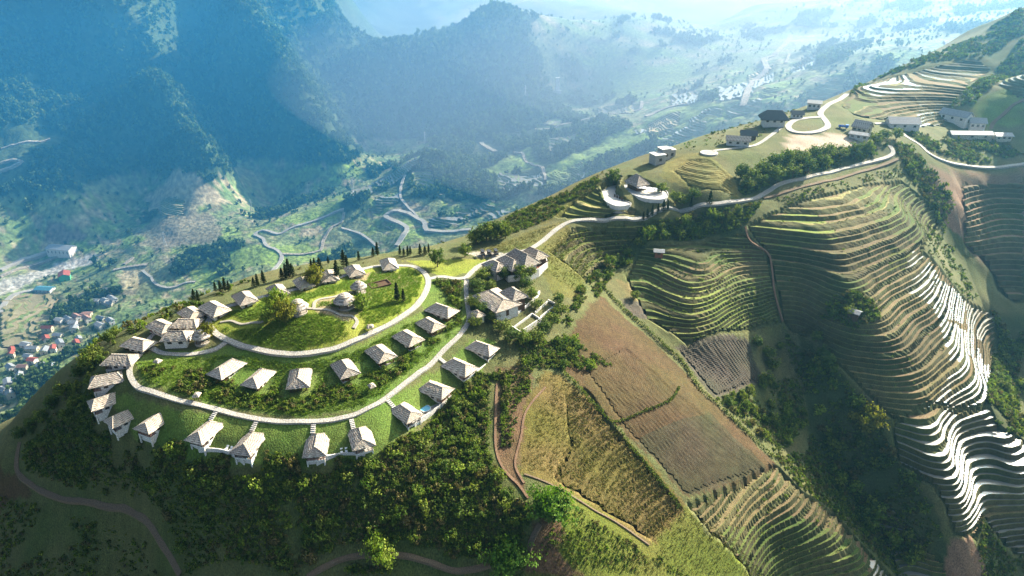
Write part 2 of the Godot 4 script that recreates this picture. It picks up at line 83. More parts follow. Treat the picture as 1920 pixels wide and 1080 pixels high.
var FAR_COVER := [
["green",[-434,-971.1,-343.6,-1034.3,-231.5,-1090.3,-164.9,-1140.8,-157.1,-1154.8,-119.1,-1244.2,-243.1,-1149.1,-271.2,-1024.4,-332.6,-993.7,-406.4,-987.3]],
["green",[34.4,-1062.6,174,-1164.9,317.3,-1212.5,349.7,-1074.2,162.1,-1069.6,75.7,-1039.4]],
["tanfar",[-642.2,-1133.3,-504.2,-1104.6,-475.7,-1086.7,-542.6,-1033.1,-607.3,-1075.3]],
["tanfar",[-326.1,-966.8,-318.2,-985.9,-294.8,-992.2,-288.1,-979.1,-305,-962.6,-323.9,-957.7]],
["gravelfar",[-722.2,-851.1,-750.4,-895.1,-739.6,-917.5,-722.8,-946.6,-686.9,-966.6,-650.6,-975.1,-640.8,-959.2,-675.3,-944.6,-706.2,-918.7,-722.8,-890.3]],
["tanfar",[-582.4,-895.1,-563.2,-910.9,-535.6,-913.3,-520.1,-848.1,-543.1,-852.6]],
["green",[-409.5,-923.1,-321.3,-947.2,-252.7,-925.8,-303.3,-878.6,-348.1,-876.9,-412.8,-885.8]],
["tanfar",[-645.4,-736.2,-598.8,-726.2,-584.9,-759.7,-638,-789.1,-681.4,-790.2]],
["greyfar",[-627.5,-1037.5,-488,-1049.3,-436.5,-954.8,-535.3,-950.7]],
["green",[-54.9,-1134.3,38.1,-1200,44.4,-1105.5,-26.6,-1097.5]],
["tanfar",[624.2,-1625.1,682.9,-1596.2,632,-1496.1,602,-1531.6]],
["green",[219.6,-1523,367.8,-1535.3,361.1,-1399.5,219.3,-1427.5]],
["tanfar",[-714.3,-1033,-696.5,-1046.3,-691.8,-1028.8,-703.3,-1021.8]],
["rockfar",[-751.6,-1018.7,-695.4,-1021.2,-680.2,-1002.5,-736.7,-998.5]]]
var TERRACES := [
["grassy_terraces",1.5,1.25,0.42,"steps",[15.6,-260.7,27.1,-280.8,58.4,-285.3,60.6,-283.7,47.8,-273.4,35.9,-259.6,29.2,-248.6],[],[["terrgrass",[]]]],
["deck_terraces",1.3,1.25,0.42,"steps",[20.5,-289.5,27.3,-301,41,-310.3,40.9,-299.5,44.1,-293.1,53.5,-291.3,58.9,-289,38.3,-287.5],[],[["terrgrass",[]]]],
["bowl_terraces",1.05,1.25,0.4,"steps",[48.5,-259.1,56.1,-274.9,102.9,-281.4,110.1,-269,112.2,-247.9,94.8,-238.1,67,-221.8,53.5,-233.6],[],[["terrgreen",[]],["brown",[76.3,-260.6,110.5,-268.9,110.6,-263.8,61.6,-251.5]],["rice",[58.4,-244.8,87.5,-249,100.7,-243.6,67.2,-223,54.4,-233.1]]]],
["spur_terraces",1.55,1.25,0.42,"steps",[104.9,-282.9,129.8,-296.9,150.9,-307.2,200.6,-338.3,222.2,-332.4,184.5,-282.7,216,-288.3,240.7,-296.2,232.8,-280.7,210,-247.6,190,-222.1,158.3,-211.6,146.4,-205.9,138.6,-212.5,125.6,-225.4,124.5,-239,113.6,-247.6,110.6,-269.3],[[166.7,-262.7,179.5,-279.9,187.9,-283.7,194.7,-277.5,219.7,-292.3,204.6,-268,182.1,-251.8,176.5,-257.7,167,-256.9],[218.6,-290.3,241.7,-296.4,233.8,-283.2,204.2,-263.2],[180.2,-250.8,211,-267.9,211.8,-252.4,177.7,-228.6],[177.1,-230.2,228.6,-269.3,193.6,-223.2,156.5,-210,169.5,-221.1]],[["brown",[]],["rice",[104.4,-283,133.5,-293.3,141.5,-281.8,141.5,-271.8,110.6,-269.3]],["terrgreen",[163.2,-311.6,204.6,-340.5,223.9,-332.8,185.8,-285.8,164.6,-284]],["lime",[166.9,-276.6,179.8,-280.5,179.3,-272.7,160.2,-262.6]],["lime",[184.9,-270.3,198.7,-278.6,191.5,-266.6,176,-256.4]],["terrgreen",[114.5,-254,147.1,-251.5,141.6,-228,125.6,-225.4,115.7,-246.6]],["straw",[125.2,-223.8,138.8,-225,153.2,-209.8,146.4,-205.9]]]],
["flooded_terraces",1.8,1.1,0.32,"steps",[143.1,-205.5,158.1,-211.2,191.3,-222.2,192.3,-214.9,202.8,-210.4,192.5,-180.5,181.8,-182.8,173.6,-186.8,167.6,-178.8,158.1,-177.2,153.8,-184,144.1,-195.5],[[142.4,-213.5,237.2,-254.1,193.1,-174.6,129.9,-164.5]],[["brown",[]]]],
["lower_terraces",1.9,1.1,0.42,"steps",[54.6,-156.9,62.4,-162.2,92.6,-185.1,100.4,-179.9,113.5,-179.7,124.4,-173.4,138,-167.6,77.4,-149.1,61.4,-152.6],[[125.4,-170.5,138.1,-173.5,140.4,-168.2,124.9,-162.8]],[["brown",[]],["terrgreen",[62.6,-154.3,93.6,-171,120,-173.8,124.9,-162.8,77.4,-149.1]]]],
["small_paddies",1.6,1.1,0.38,"steps",[132.9,-188.3,138.9,-189,146.6,-179.7,157.4,-168.9,138.3,-168.4,138.1,-173.5],[[128.9,-196.8,142.4,-185.3,151.8,-168.2,135.5,-166.7]],[["brown",[]]]],
["ridge_paddies",0.95,2.0,0.38,"steps",[199.9,-423.4,262.1,-519.8,284.1,-507.9,334.4,-513.7,336,-494.5,285.5,-443.2,262.3,-411.7,237.2,-398.8,236.3,-410.2,212.1,-400.7,201.1,-404.9],[[235.6,-471.5,289.8,-519.6,343.3,-517,335.4,-494.7,295.6,-474.9,265.8,-457.9,232.5,-445.4],[256.8,-435.4,279.7,-438,260.4,-404.7,232,-391.7]],[["brown",[]],["terrgreen",[199.9,-423.4,236.8,-468.8,223.4,-411.1,201.1,-404.9]]]],
["corner_paddies",1.2,2.0,0.38,"steps",[309.2,-447.5,340.6,-481.6,351.4,-481,312.5,-418.6,307.5,-429.1],[[309.2,-447.5,340.6,-481.6,351.4,-481,317.8,-430.1,308.9,-431.9]],[["terrgreen",[]]]],
["brown_terraces",2.0,2.0,0.4,"steps",[243.2,-357.1,283.7,-363.4,258,-302.5,249.3,-303.3,244.2,-319.2,231.8,-322.8],[],[["redsoil",[]]]],
["pasture_furrows",1.15,1.1,0.3,"one",[17.1,-179.2,24.5,-184.5,32,-172,51.5,-155.9,39.7,-144.5,22.9,-146.3,12.2,-148.4,17.8,-162.9],[],[["pasture",[]]]],
["ploughed_rows",0.24,1.1,0.55,"one",[24.4,-194.2,40.7,-211.6,56.6,-195.3,86.1,-180.6,54.7,-159.7,35.7,-174],[],[["soil",[]],["darksoil",[38.8,-170.7,69.1,-193.1,88.4,-181.6,54.6,-159]]]],
["ash_rows",0.45,1.1,0.45,"one",[62.9,-219.2,93.5,-234,97.5,-221.5,74.2,-203.8],[],[["ash",[]]]],
["wheat_rows",0.3,1.5,0.4,"one",[78.5,-322.5,87.8,-332.6,97.6,-329.6,104.5,-310.1,102.9,-298.5,84.1,-302.6],[],[["wheat",[]]]]]
var FAR_TERRACES := [
[1,[-172.9,-1127.6,-134,-1123.6,-118.5,-1049.2,-156.3,-1061]],
[1,[-255.5,-1162.9,-164.7,-1163.4,-155.3,-1137.4,-214.6,-1096.2]],
[1,[-28.4,-1098.4,50.3,-1076.1,49.1,-1002.5,-23.6,-1032.2]],
[1,[83.2,-1051.8,121.2,-1046.2,117.2,-1003.2,82.3,-1012.7]],
[1,[-130,-974.3,-81.1,-975.8,-77.4,-942.7,-124.3,-950.2]],
[1,[-90.2,-988.7,-24.8,-1006.4,-22.5,-971.7,-80,-957.7]],
[1,[-38.5,-965.4,-2.4,-969.7,-2.4,-941.6,-35.4,-940.1]],
[1,[-224.2,-1041.2,-183.3,-1066.6,-175.7,-1024.1,-214.8,-1017.9]],
[1,[-229.8,-1021.8,-202.1,-1018.6,-202,-1005.2,-226.4,-1010.1]],
[1,[-154,-1056.6,-103.7,-1036.2,-103.8,-1015.7,-118.4,-1028.7]],
[1,[-218.4,-985.4,-179.9,-966.7,-180.2,-957.3,-215.5,-977.3]],
[1,[172.5,-1412.5,239.6,-1339.3,224,-1254.9,167.6,-1350]],
[1,[58.7,-1369.1,101,-1365.5,95.1,-1306.2,59.4,-1332.3]],
[1,[-12.6,-1341.3,23.2,-1343.5,20.3,-1284.7,-10.3,-1303.9]],
[1,[208.1,-1166.2,229.7,-1152.5,221.8,-1115.7,204.5,-1131.3]],
[1,[236,-1075.9,266,-1062.7,259.4,-1032.3,233.2,-1050.4]],
[1,[308.3,-1127.7,338.1,-1098.4,330.9,-1071.5,302.6,-1095.1]],
[1,[166.5,-1006.4,182.2,-1005,180.7,-977.3,165.6,-981]],
[0,[-600.8,-1096,-540.3,-1074.2,-529.6,-1036.2,-574.5,-1044.9]],
[0,[-722.2,-851.1,-669.7,-876.2,-635.3,-847.7,-608.4,-787.5,-597.3,-723.7,-635.6,-721.5]],
[0,[-543.4,-886.1,-542.6,-901.8,-523.5,-855.3,-541,-856.2]],
[2,[-580.3,-676.4,-546.1,-705.5,-529.1,-710.9,-546.7,-673.9,-562.6,-658.7]],
[1,[-284.5,-1140.2,-243.1,-1149.1,-224.9,-1055.4,-257,-1041.2]],
[1,[339.1,-1102.4,396.1,-1095,383.1,-1059.7,332.2,-1060.3]],
[1,[304.1,-1341,351.7,-1311.6,318,-1186.2,282.7,-1224.3]],
[2,[404.7,-1139.1,433,-1129.1,420.7,-1096.1,393.4,-1096.9]],
[1,[376.2,-1290.3,440,-1267.3,386.2,-1111.4,336.3,-1130]],
[1,[284.3,-1109.3,322.2,-1116.6,314.2,-1089.3,280.7,-1079.8]],
[1,[509,-1298,549.5,-1320,522.6,-1254.9,483.9,-1224.1]],
[0,[445.6,-1334.8,508.4,-1370.9,484.8,-1308,420.7,-1247.4]],
[2,[572.9,-1397,614.4,-1438.9,586.8,-1371.9,554.1,-1344.6]],
[0,[229.6,-1167.3,288,-1170,270,-1099.9,219.7,-1092.6]],
[1,[234.7,-1097.4,265.3,-1105.2,260.4,-1084,231.7,-1075.2]],
[1,[518.8,-1315.1,564.5,-1320.4,521.1,-1216.1,486.2,-1220.9]],
[1,[438,-1293.4,478.4,-1283.4,442.9,-1187.2,404.6,-1181.2]],
[1,[63.4,-1234.5,122.1,-1245,112.6,-1166.2,62.5,-1153.9]],
[2,[49.8,-1041.1,119.4,-1081.9,111.6,-1031.8,51.1,-990.8]],
[1,[254.8,-1084.9,309.6,-1083,299.6,-1047.7,249.4,-1042.4]],
[1,[226.8,-1060.8,255,-1064,250.6,-1048.7,224.8,-1043.4]],
[0,[461.3,-1082.8,519.1,-1094.4,504.2,-1058.3,451.4,-1044]],
[1,[456.5,-1087.7,506.6,-1100.9,495.2,-1074.6,449.9,-1059.3]]]
var BUNGALOWS := [
[-117.9,-199,-2.10,"thatched bungalow beside the narrow path's end on the left rim, before the cypresses"],
[-109.5,-199.6,-1.57,"wide thatched white bungalow just left of the inner ring path's left bend"],
[-110.2,-205.2,-2.33,"thatched bungalow half hidden behind the wide one left of the inner ring path"],
[-102.4,-206.2,-2.28,"thatched white bungalow touching the inner ring path's outer edge at its upper left"],
[-122.1,-190.7,-1.84,"thatched white bungalow on the left rim above the point where the outer path narrows"],
[-124.2,-183,-1.57,"thatched white bungalow on the left rim opposite the fork of the outer path"],
[-125.7,-176.3,-1.16,"thatched white bungalow at the far left, with dark trees behind its left end"],
[-124,-170.3,-0.89,"leftmost thatched bungalow in the picture, level with the outer path's left end"],
[-116.8,-165,-0.61,"thatched white bungalow on stilts at the left end of the lower row"],
[-105,-160.4,-0.38,"thatched white bungalow on stilts, second from the left in the lower row"],
[-89.1,-178.6,-0.42,"thatched white bungalow, leftmost of the row between the two ring paths"],
[-78.1,-175,-0.29,"thatched white bungalow, second from the left between the two ring paths"],
[-65.2,-174,0.17,"thatched white bungalow seen end on, third from the left between the two ring paths"],
[-52,-178.3,0.52,"thatched white bungalow right of the end-on one, between the two ring paths"],
[-42,-185.3,0.65,"thatched white bungalow, fourth from the right between the two ring paths"],
[-34.3,-193.7,0.80,"thatched white bungalow, third from the right between the two ring paths"],
[-27.8,-201.8,0.75,"thatched white bungalow, second from the right between the two ring paths"],
[-24.6,-210.3,1.00,"thatched bungalow at the upper right end between the ring paths, shrubs at its left"],
[-87.7,-155.3,-0.34,"thatched white villa at the left end of the left walled terrace below the outer path"],
[-74,-151.5,-0.18,"thatched white villa at the right end of the left walled terrace below the outer path"],
[-55,-151.1,0.18,"thatched white villa seen end on at the left end of the middle walled terrace"],
[-42.8,-153.4,0.36,"thatched white villa seen end on at the right end of the middle walled terrace"],
[-31.4,-163.6,0.78,"thatched white villa at the lower left end of the pool terrace on the right"],
[-23.6,-174.5,0.96,"thatched white villa at the upper right end of the pool terrace on the right"],
[-16.9,-184.6,0.86,"thatched white villa at the lower left of the uppermost walled pair on the right"],
[-9.9,-194.1,0.98,"thatched white villa at the upper right of the uppermost walled pair on the right"],
[-93.7,-211.7,-2.46,"thatched bungalow on the back rim, nearest to the inner ring path's upper left"],
[-83.6,-216.8,-2.56,"thatched bungalow on the back rim, left of the row of dark cypresses"],
[-76.2,-223.4,-2.63,"thatched bungalow on the back rim behind the drooping bamboo"],
[-68.2,-228.8,-2.70,"small thatched bungalow on the back rim between two dark cypresses"],
[-59.8,-234,-2.73,"thatched bungalow on the back rim right of the tall conifer"],
[-48.1,-242.1,-2.85,"rightmost thatched bungalow on the back rim of the hilltop"]]
var CONIFERS := [[-111.9,-229.3,5],[-109,-227.4,5.5],[-107.2,-227.2,6.5],[-105.5,-226.5,5],[-96,-226.7,5],[-95.1,-228.1,6],[-93.7,-230.6,6.5],[-87.5,-233.3,6],[-86.3,-234.3,7.5],[-85.8,-236.6,9],[-84.3,-235.8,7],[-78.9,-243,6],[-77.5,-242.7,6.5],[-75.3,-241.6,7],[-74.4,-251,4],[-65.2,-228.7,9.5],[-66.9,-246.4,8],[-65.3,-244.8,6],[-62.4,-253.2,5],[-57.3,-257.4,5],[-56.2,-260.3,7],[-46.3,-257.8,5],[-44.6,-256.9,4],[-42.8,-256.1,5.5],[-37.9,-257.5,6],[-35.9,-257.6,5],[-40.8,-214.3,8.5],[-38.6,-214.5,6],[-115.8,-220.1,6],[-113.9,-219.1,5.5],[-121.1,-209.7,4],[-118.4,-206.8,3.5],[-34.7,-260.3,5],[-42,-258.2,4.5],[60.5,-286.7,6],[62.8,-287.6,6.5],[65.5,-288.7,6],[68.2,-290.1,6.5],[70.3,-291.1,5.5],[58.7,-286.1,5],[89.7,-293.5,8],[81.8,-295.2,6],[-162.1,-183,4.2],[-157.4,-179.5,4.2],[-152.8,-180.6,3.6],[-147.8,-176.2,3.1],[-145.9,-178.4,2.6],[-138.8,-170.8,3.9],[-157.9,-176.5,3.5],[-149.2,-171.8,4.1],[-141.1,-169.1,3.3],[-136.7,-172.6,4.1],[-132.6,-165,3.1],[-126.7,-164.9,4.2],[-123.5,-161.7,4.1],[-130,-161.1,3.4],[-120.6,-158.9,3.7],[-137.3,-163.3,4],[-145.7,-167.4,3],[-115.2,-159.3,3.7],[-111.2,-155.9,4.2],[-116.9,-156,3.1],[-106.4,-151.5,4.2],[-101.7,-152,4],[-97.6,-149,4.3],[-102.1,-147.6,3.3],[-93.8,-145.8,2.8],[-92.2,-148.4,4.2],[-87.1,-146.8,4.2],[-88.5,-143.1,3.5],[-81.7,-143.1,2.8],[-95.9,-143.2,3],[-84.7,-139.1,3.9],[-76.3,-139.4,3.2],[-72.1,-142.5,4.5],[-123.9,-157,3.8],[-134.8,-174.6,3],[-143.5,-182.2,3.9]]
var ROUND_TREES := [[-29.7,-245.7,8,3.4],[-19.3,-255.7,6,2.8],[-164.4,-981.8,8,3.4],[49.2,-320,9,4],[70,-305.5,5,3],[-15.4,-270.2,8,3.5],[-13.3,-271.1,8.5,3.5],[-11.1,-273.2,9,3.7],[-9,-273.9,9,3.6],[-7,-275.3,8.5,3.6],[-4.7,-275.1,8,3.4],[-2.8,-273.8,7,3],[-13.4,-227.5,5,3],[-11.2,-233.7,6,3.2],[-9,-228.1,5,3],[-11.8,-222.2,5,2.8],[-7.3,-238.1,6,3.2],[-13.5,-216.8,5,2.8],[-3.1,-235.3,6,3],[3.7,-234.4,7,3.4],[6.2,-237.4,6,3],[5,-229.8,6,2.8],[7.2,-224.9,5,2.6],[8.8,-220.4,4,2.4],[-10.5,-212.5,5,3],[-6.6,-210.1,5,3],[-3.7,-204.9,5,3],[-0.4,-200.5,5.5,3.2],[3.7,-200.2,5.5,3.2],[8.3,-202.8,5.5,3.2],[11.3,-207.7,5.5,3],[14.4,-212.5,5,3],[18,-219,5.5,3],[17.5,-224.6,5,2.6],[2.1,-242.1,5,2.4],[-13,-206,4.5,2.6],[123.6,-224.7,7,3.5],[103.3,-232.8,5,3],[104.8,-229.3,5,3],[98.8,-234.3,5,2.6],[110.2,-238.8,4,1.9],[98.7,-220,6,3],[128.5,-238.5,5,2.6],[123.3,-236.8,5,2.4],[133.8,-237.4,5,2.6],[109.4,-313.8,8,4],[113.8,-310.8,8,4.2],[120.7,-317.5,9,4.2],[127.3,-322.1,9,4.4],[135.2,-326.5,9,4.2],[142.6,-328.8,9,4.4],[151.4,-334.2,9,4.2],[160.3,-339.5,9,4.2],[168.4,-342.4,8,4],[176.8,-345.8,8,4],[185.6,-350.1,8,3.6],[110,-306,7,3.6],[117.1,-308.7,7,3.6],[125.9,-312.9,8,4],[135,-317.6,8,4],[144.6,-322.5,8,4],[156,-331.3,7,3.6],[193.8,-359.8,8,4],[200.4,-364.9,7,3.6],[210.2,-369.8,7,3.4],[50,-246,4,2],[83.4,-298.1,6,3],[75.2,-299,6,3],[78.6,-297.2,6,3],[-141.9,-186.4,5,2.4],[-139.1,-187.5,6,2.6],[-136.9,-190.2,5,2.4],[-136.2,-197.6,5,2.2],[-135.4,-200.5,4.5,2],[-147.7,-184.8,6,2.6],[-152.7,-184.2,6,2.6],[-157.5,-183.6,5.5,2.5],[-555.1,-851.7,4,2],[-162.6,-184.2,5,2.4],[-140.4,-178.3,5,2.4],[-133,-179.5,5,2.2],[-167.4,-184.2,5,2.4],[-143.6,-177.3,5,2.4],[-152.9,-176.5,5,2.4],[-144.9,-195.9,4,2]]
var BAMBOO := [[-34.6,-128,10,5.2],[-1.4,-126.8,12,7],[10.1,-136.6,12,7],[134.7,-207.1,13,7],[-79.3,-202.8,9.5,4.6],[-75.1,-197.6,9,4.8],[-72.1,-223.8,9,4.6],[-51.7,-205.8,7,3.8],[-100.3,-193.9,6,3.2],[-82,-198.2,4.5,2.6]]
var HEDGES := [
["field hedge left of the brown ploughed field",1.3,[12.9,-199.8,16.6,-191.1,20.5,-185.6,26.3,-178.7,32.2,-173.5,36.8,-168,41,-164.6,44.5,-161.2,48.7,-158.2,51,-155.4]],
["field hedge between the brown field and the scrub patch",1.2,[34.4,-251.8,38.9,-245.7,42,-240.5,50.9,-228.4,57.8,-219.5,63.5,-213.5,68.1,-203.4,73.4,-199.7,79.8,-195,87,-190.8,92.5,-188]],
["short curved hedge crossing the brown field",0.8,[32.8,-174.4,37.9,-177.4,43.3,-181.4,49.1,-185.5,54.1,-190.3,57.1,-194.8,59,-198.8]]]
var SHRUBS := [
[150,1.3,2.6,[-161.6,-181.1,-130.5,-175.6,-96,-152.4,-68.3,-146.5,-35.9,-148.2,-13.6,-180.2,-4.2,-172.8,-4.6,-149.7,2.9,-139.1,-4.2,-128,-45.6,-130.1,-56.6,-126.9,-94.8,-137.7,-109.4,-150.6,-147.8,-166.3]],
[26,1.6,2.8,[-147,-187.6,-134,-197,-555.1,-870.4,-131,-208.5,-131.5,-195.9,-129.8,-183.2,-132.3,-174.3,-154.2,-181.2]],
[30,2,3.2,[29,-234.2,38.6,-262.8,56.6,-279.6,80,-290.4,106.1,-290.9,104.4,-283,61.1,-278,45.6,-263.4,34.2,-243.5]],
[28,1.4,2.4,[74.5,-202.5,99,-221.2,113.3,-227.8,113.4,-211,95.7,-191.3]],
[40,2,3.4,[120.4,-239.7,125.2,-223.8,139.4,-205.6,143.6,-193.1,154.5,-175.9,142.4,-174,123.7,-187.3,115.2,-202.1]],
[14,1.3,2.2,[15,-205,21.9,-209.8,33.4,-199.7,25.3,-193.1,16.1,-191.7]],
[16,2.2,3.6,[237.6,-290.7,248,-281.5,205.8,-216.2,192.2,-216.9,198,-230.9,235.6,-279.3]]]
var WILD := [
["under",11500,[-171.5,-182.4,-132,-179.2,-113.3,-163.1,-87.7,-150.4,-39,-149.2,-25.4,-162.3,-12.1,-184.8,0,-186.4,-3.9,-153.3,5.8,-136.7,2.8,-126,-56.5,-126.2,-95,-136.8,-109.6,-150.1,-150.3,-166.8]],
["under",900,[-117.2,-179.6,-90.1,-178.2,-64.9,-171,-43.4,-178.1,-25.4,-200.5,-18.6,-221.1,-16.5,-208.3,-41.9,-169.1,-62.3,-161.1,-88.9,-165.5,-110.3,-171.7]],
["under",700,[-174,-174.6,-141.8,-161.1,-116.5,-152.6,-103.3,-143,-97.3,-137.6,-166.2,-154.2]],
["under",900,[32.1,-243.8,57,-283,115.6,-298.6,103.9,-283,61.1,-277.5,43,-261,33.6,-237.5]],
["under",700,[15,-205,24.5,-231.4,29,-234.2,19,-208.9,35.2,-199,16.1,-191.7,7.1,-189.7,-5.3,-190.2,0,-200.6]],
["under",700,[73.8,-202.1,99,-221.2,113.3,-227.8,114.1,-211.1,95.2,-190]],
["under",1600,[113.4,-246.6,125.4,-224.6,139.5,-206.8,143.8,-194.3,154.5,-176.9,138.6,-175,119.7,-183.3,109,-197.3,115.2,-211.3]],
["under",1500,[236.7,-295.1,250.2,-286.3,202,-211.2,191.1,-214.7,192.8,-227.4,235.1,-281.4]],
["under",900,[108,-313.4,141.7,-342.3,193.2,-358.2,200.7,-354.7,159.5,-329.4,117.4,-305.2,105.4,-298.6]],
["under",1100,[-18.3,-269.4,0,-309.6,23.6,-320.3,45.6,-332.4,40.7,-311.9,19.4,-291.5,0,-277.4]],
["under",500,[192.2,-355.8,215.7,-368.1,225.6,-361.3,231.8,-338.8,220.8,-323.3,215.3,-334.9,204.7,-349.2]],
["under",1500,[210.4,-441.3,273.3,-529.6,329,-551.5,376.5,-570.2,399.1,-576.3,378,-532.1,346,-515.2,289.8,-519.6,263.8,-524.8]],
["under",800,[223.4,-384.1,282.6,-397.7,290.9,-380,256.5,-372,230.1,-371.3]],
["under",400,[30.5,-250.3,51.9,-279.8,38.6,-262.8,26.7,-232.7,22.1,-226.7]],
["under",260,[-30.4,-232.4,-18.7,-232.7,-19,-212.6,-24.6,-223.7]],
["under",350,[-110.3,-223.4,-91.7,-240.2,-257.6,-1003.5,-165.2,-969.9,-19.7,-291.3,-14,-275.6,-22.4,-262.8,-49.6,-251,-73.2,-233.7,-93.1,-220.4]],
["under",600,[92.9,-188.1,107,-198,122.8,-190.8,136.3,-174.5,145.1,-170.1,138.7,-169.2,124.9,-174.6,113.7,-180.2,100.8,-181.1]],
["under",650,[-4.4,-188.2,7.1,-189.7,4,-165.4,1.5,-146.5,-3.9,-155.1]],
["under",2400,[-163.5,-186.6,-141,-189,-555.1,-854.8,-113.1,-229.6,-100.2,-239.9,-103.8,-217.4,-120.9,-199.1,-129.2,-177.6,-153.2,-177.7]],
["under",1200,[74.7,-346.8,110.4,-379.4,334.8,-914.2,381.7,-915.2,154.9,-380.9,131.6,-362.8,102.1,-347.9,79.1,-341.1]],
["under",400,[121.5,-301.6,155.2,-318.2,201.7,-349.4,206,-344,151.7,-309.3,127.1,-296.2]],
["under",700,[274.1,-432.8,337.6,-492.1,372.6,-525.5,349.9,-481,311.3,-449.9,285.6,-430.1]],
["under",500,[11.9,-143.4,36.7,-140.8,53.2,-139.6,5.6,-125.9,7.2,-134.5]],
["under",450,[207.5,-320.6,226.4,-320.4,230.1,-297.5,218.2,-289.5,190.2,-285.2]],
["under",500,[173.2,-185.8,181.8,-182.5,191.4,-180.3,188.2,-170.2,168.8,-165.5,168.1,-178.7]],
["weeds",450,[104.9,-282.9,129.8,-296.9,200.6,-338.3,222.2,-332.4,184.5,-282.7,210.3,-283.3,158.3,-211.6,138.6,-212.5,124.5,-239,110.6,-269.3]],
["weeds",250,[54.6,-156.9,92.6,-185.1,113.5,-179.7,139,-170,77.8,-151]],
["weeds",500,[48.5,-259.1,102.9,-281.4,112.2,-247.9,67,-221.8]],
["weeds",400,[15.6,-260.7,27.1,-280.8,60.6,-283.7,29.2,-248.6]],
["under",500,[129.8,-244.7,146.9,-244.4,146.1,-235.8,134.6,-232.2,125.6,-241.2]],
["grassy",5000,[-103.6,-203,-101.2,-205.6,-91.2,-214.9,-77.1,-219.5,-63.2,-226.2,-53.5,-237.5,-39.9,-243.4,-33.7,-235.1,-33.9,-219.4,-40.4,-204.8,-55.5,-189.9,-68.3,-185.6,-85.1,-189.7,-97.9,-196.4]],
["grassy",3500,[-119.6,-182.7,-92.8,-186.2,-67.4,-181.4,-46.9,-189.4,-29.9,-208.7,-17.9,-226.8,-16.5,-208.3,-27.5,-185.1,-42.8,-164.9,-62.1,-160.2,-88.9,-165.5,-111.2,-171.8]],
["grassy",3400,[8.8,-187.6,17.4,-184.7,32,-172,52.3,-155.5,85.2,-152.5,5.6,-123.3,8.7,-135.8,2.3,-149.1,4.1,-171.4]],
["grassy",1500,[-13.4,-262.4,9.3,-277.7,23.9,-285.6,31.3,-258.7,26.7,-232.7,10.7,-247.9]]]
var DECKS := [[9.9,[52.3,-311.5,54.2,-317.1,57.4,-321.2,63.1,-316.3,71.6,-308.4,72.3,-300.8,69.1,-295,64.2,-294.3,59.7,-296.4,56.2,-300.8,53.6,-306.1]],[8.2,[41.9,-305.7,42.8,-311.8,46.2,-318.1,53.1,-323,50.9,-316.5,49.8,-308.7,50.4,-300.5,54.3,-294,50.4,-290.5,46.8,-290.5,44.1,-294,42.3,-299]]]


const NX0 := -424.0
const NZ0 := -824.0
const NS := 8.0
const NW := 150
const NH := 102
const FX0 := -2640.0
const FZ0 := -4640.0
const FS := 40.0
const FW := 138
const FH := 122
var ngrid := PackedFloat32Array()
var fgrid := PackedFloat32Array()
var n1 := FastNoiseLite.new()
var n2 := FastNoiseLite.new()
var n3 := FastNoiseLite.new()
var cells := FastNoiseLite.new()
var rng := RandomNumberGenerator.new()
var M := {}
var used := {}
var cover_p := []
var far_cover_p := []
var terr_p := []
var far_terr_p := []
var road_p := []
var pads := []

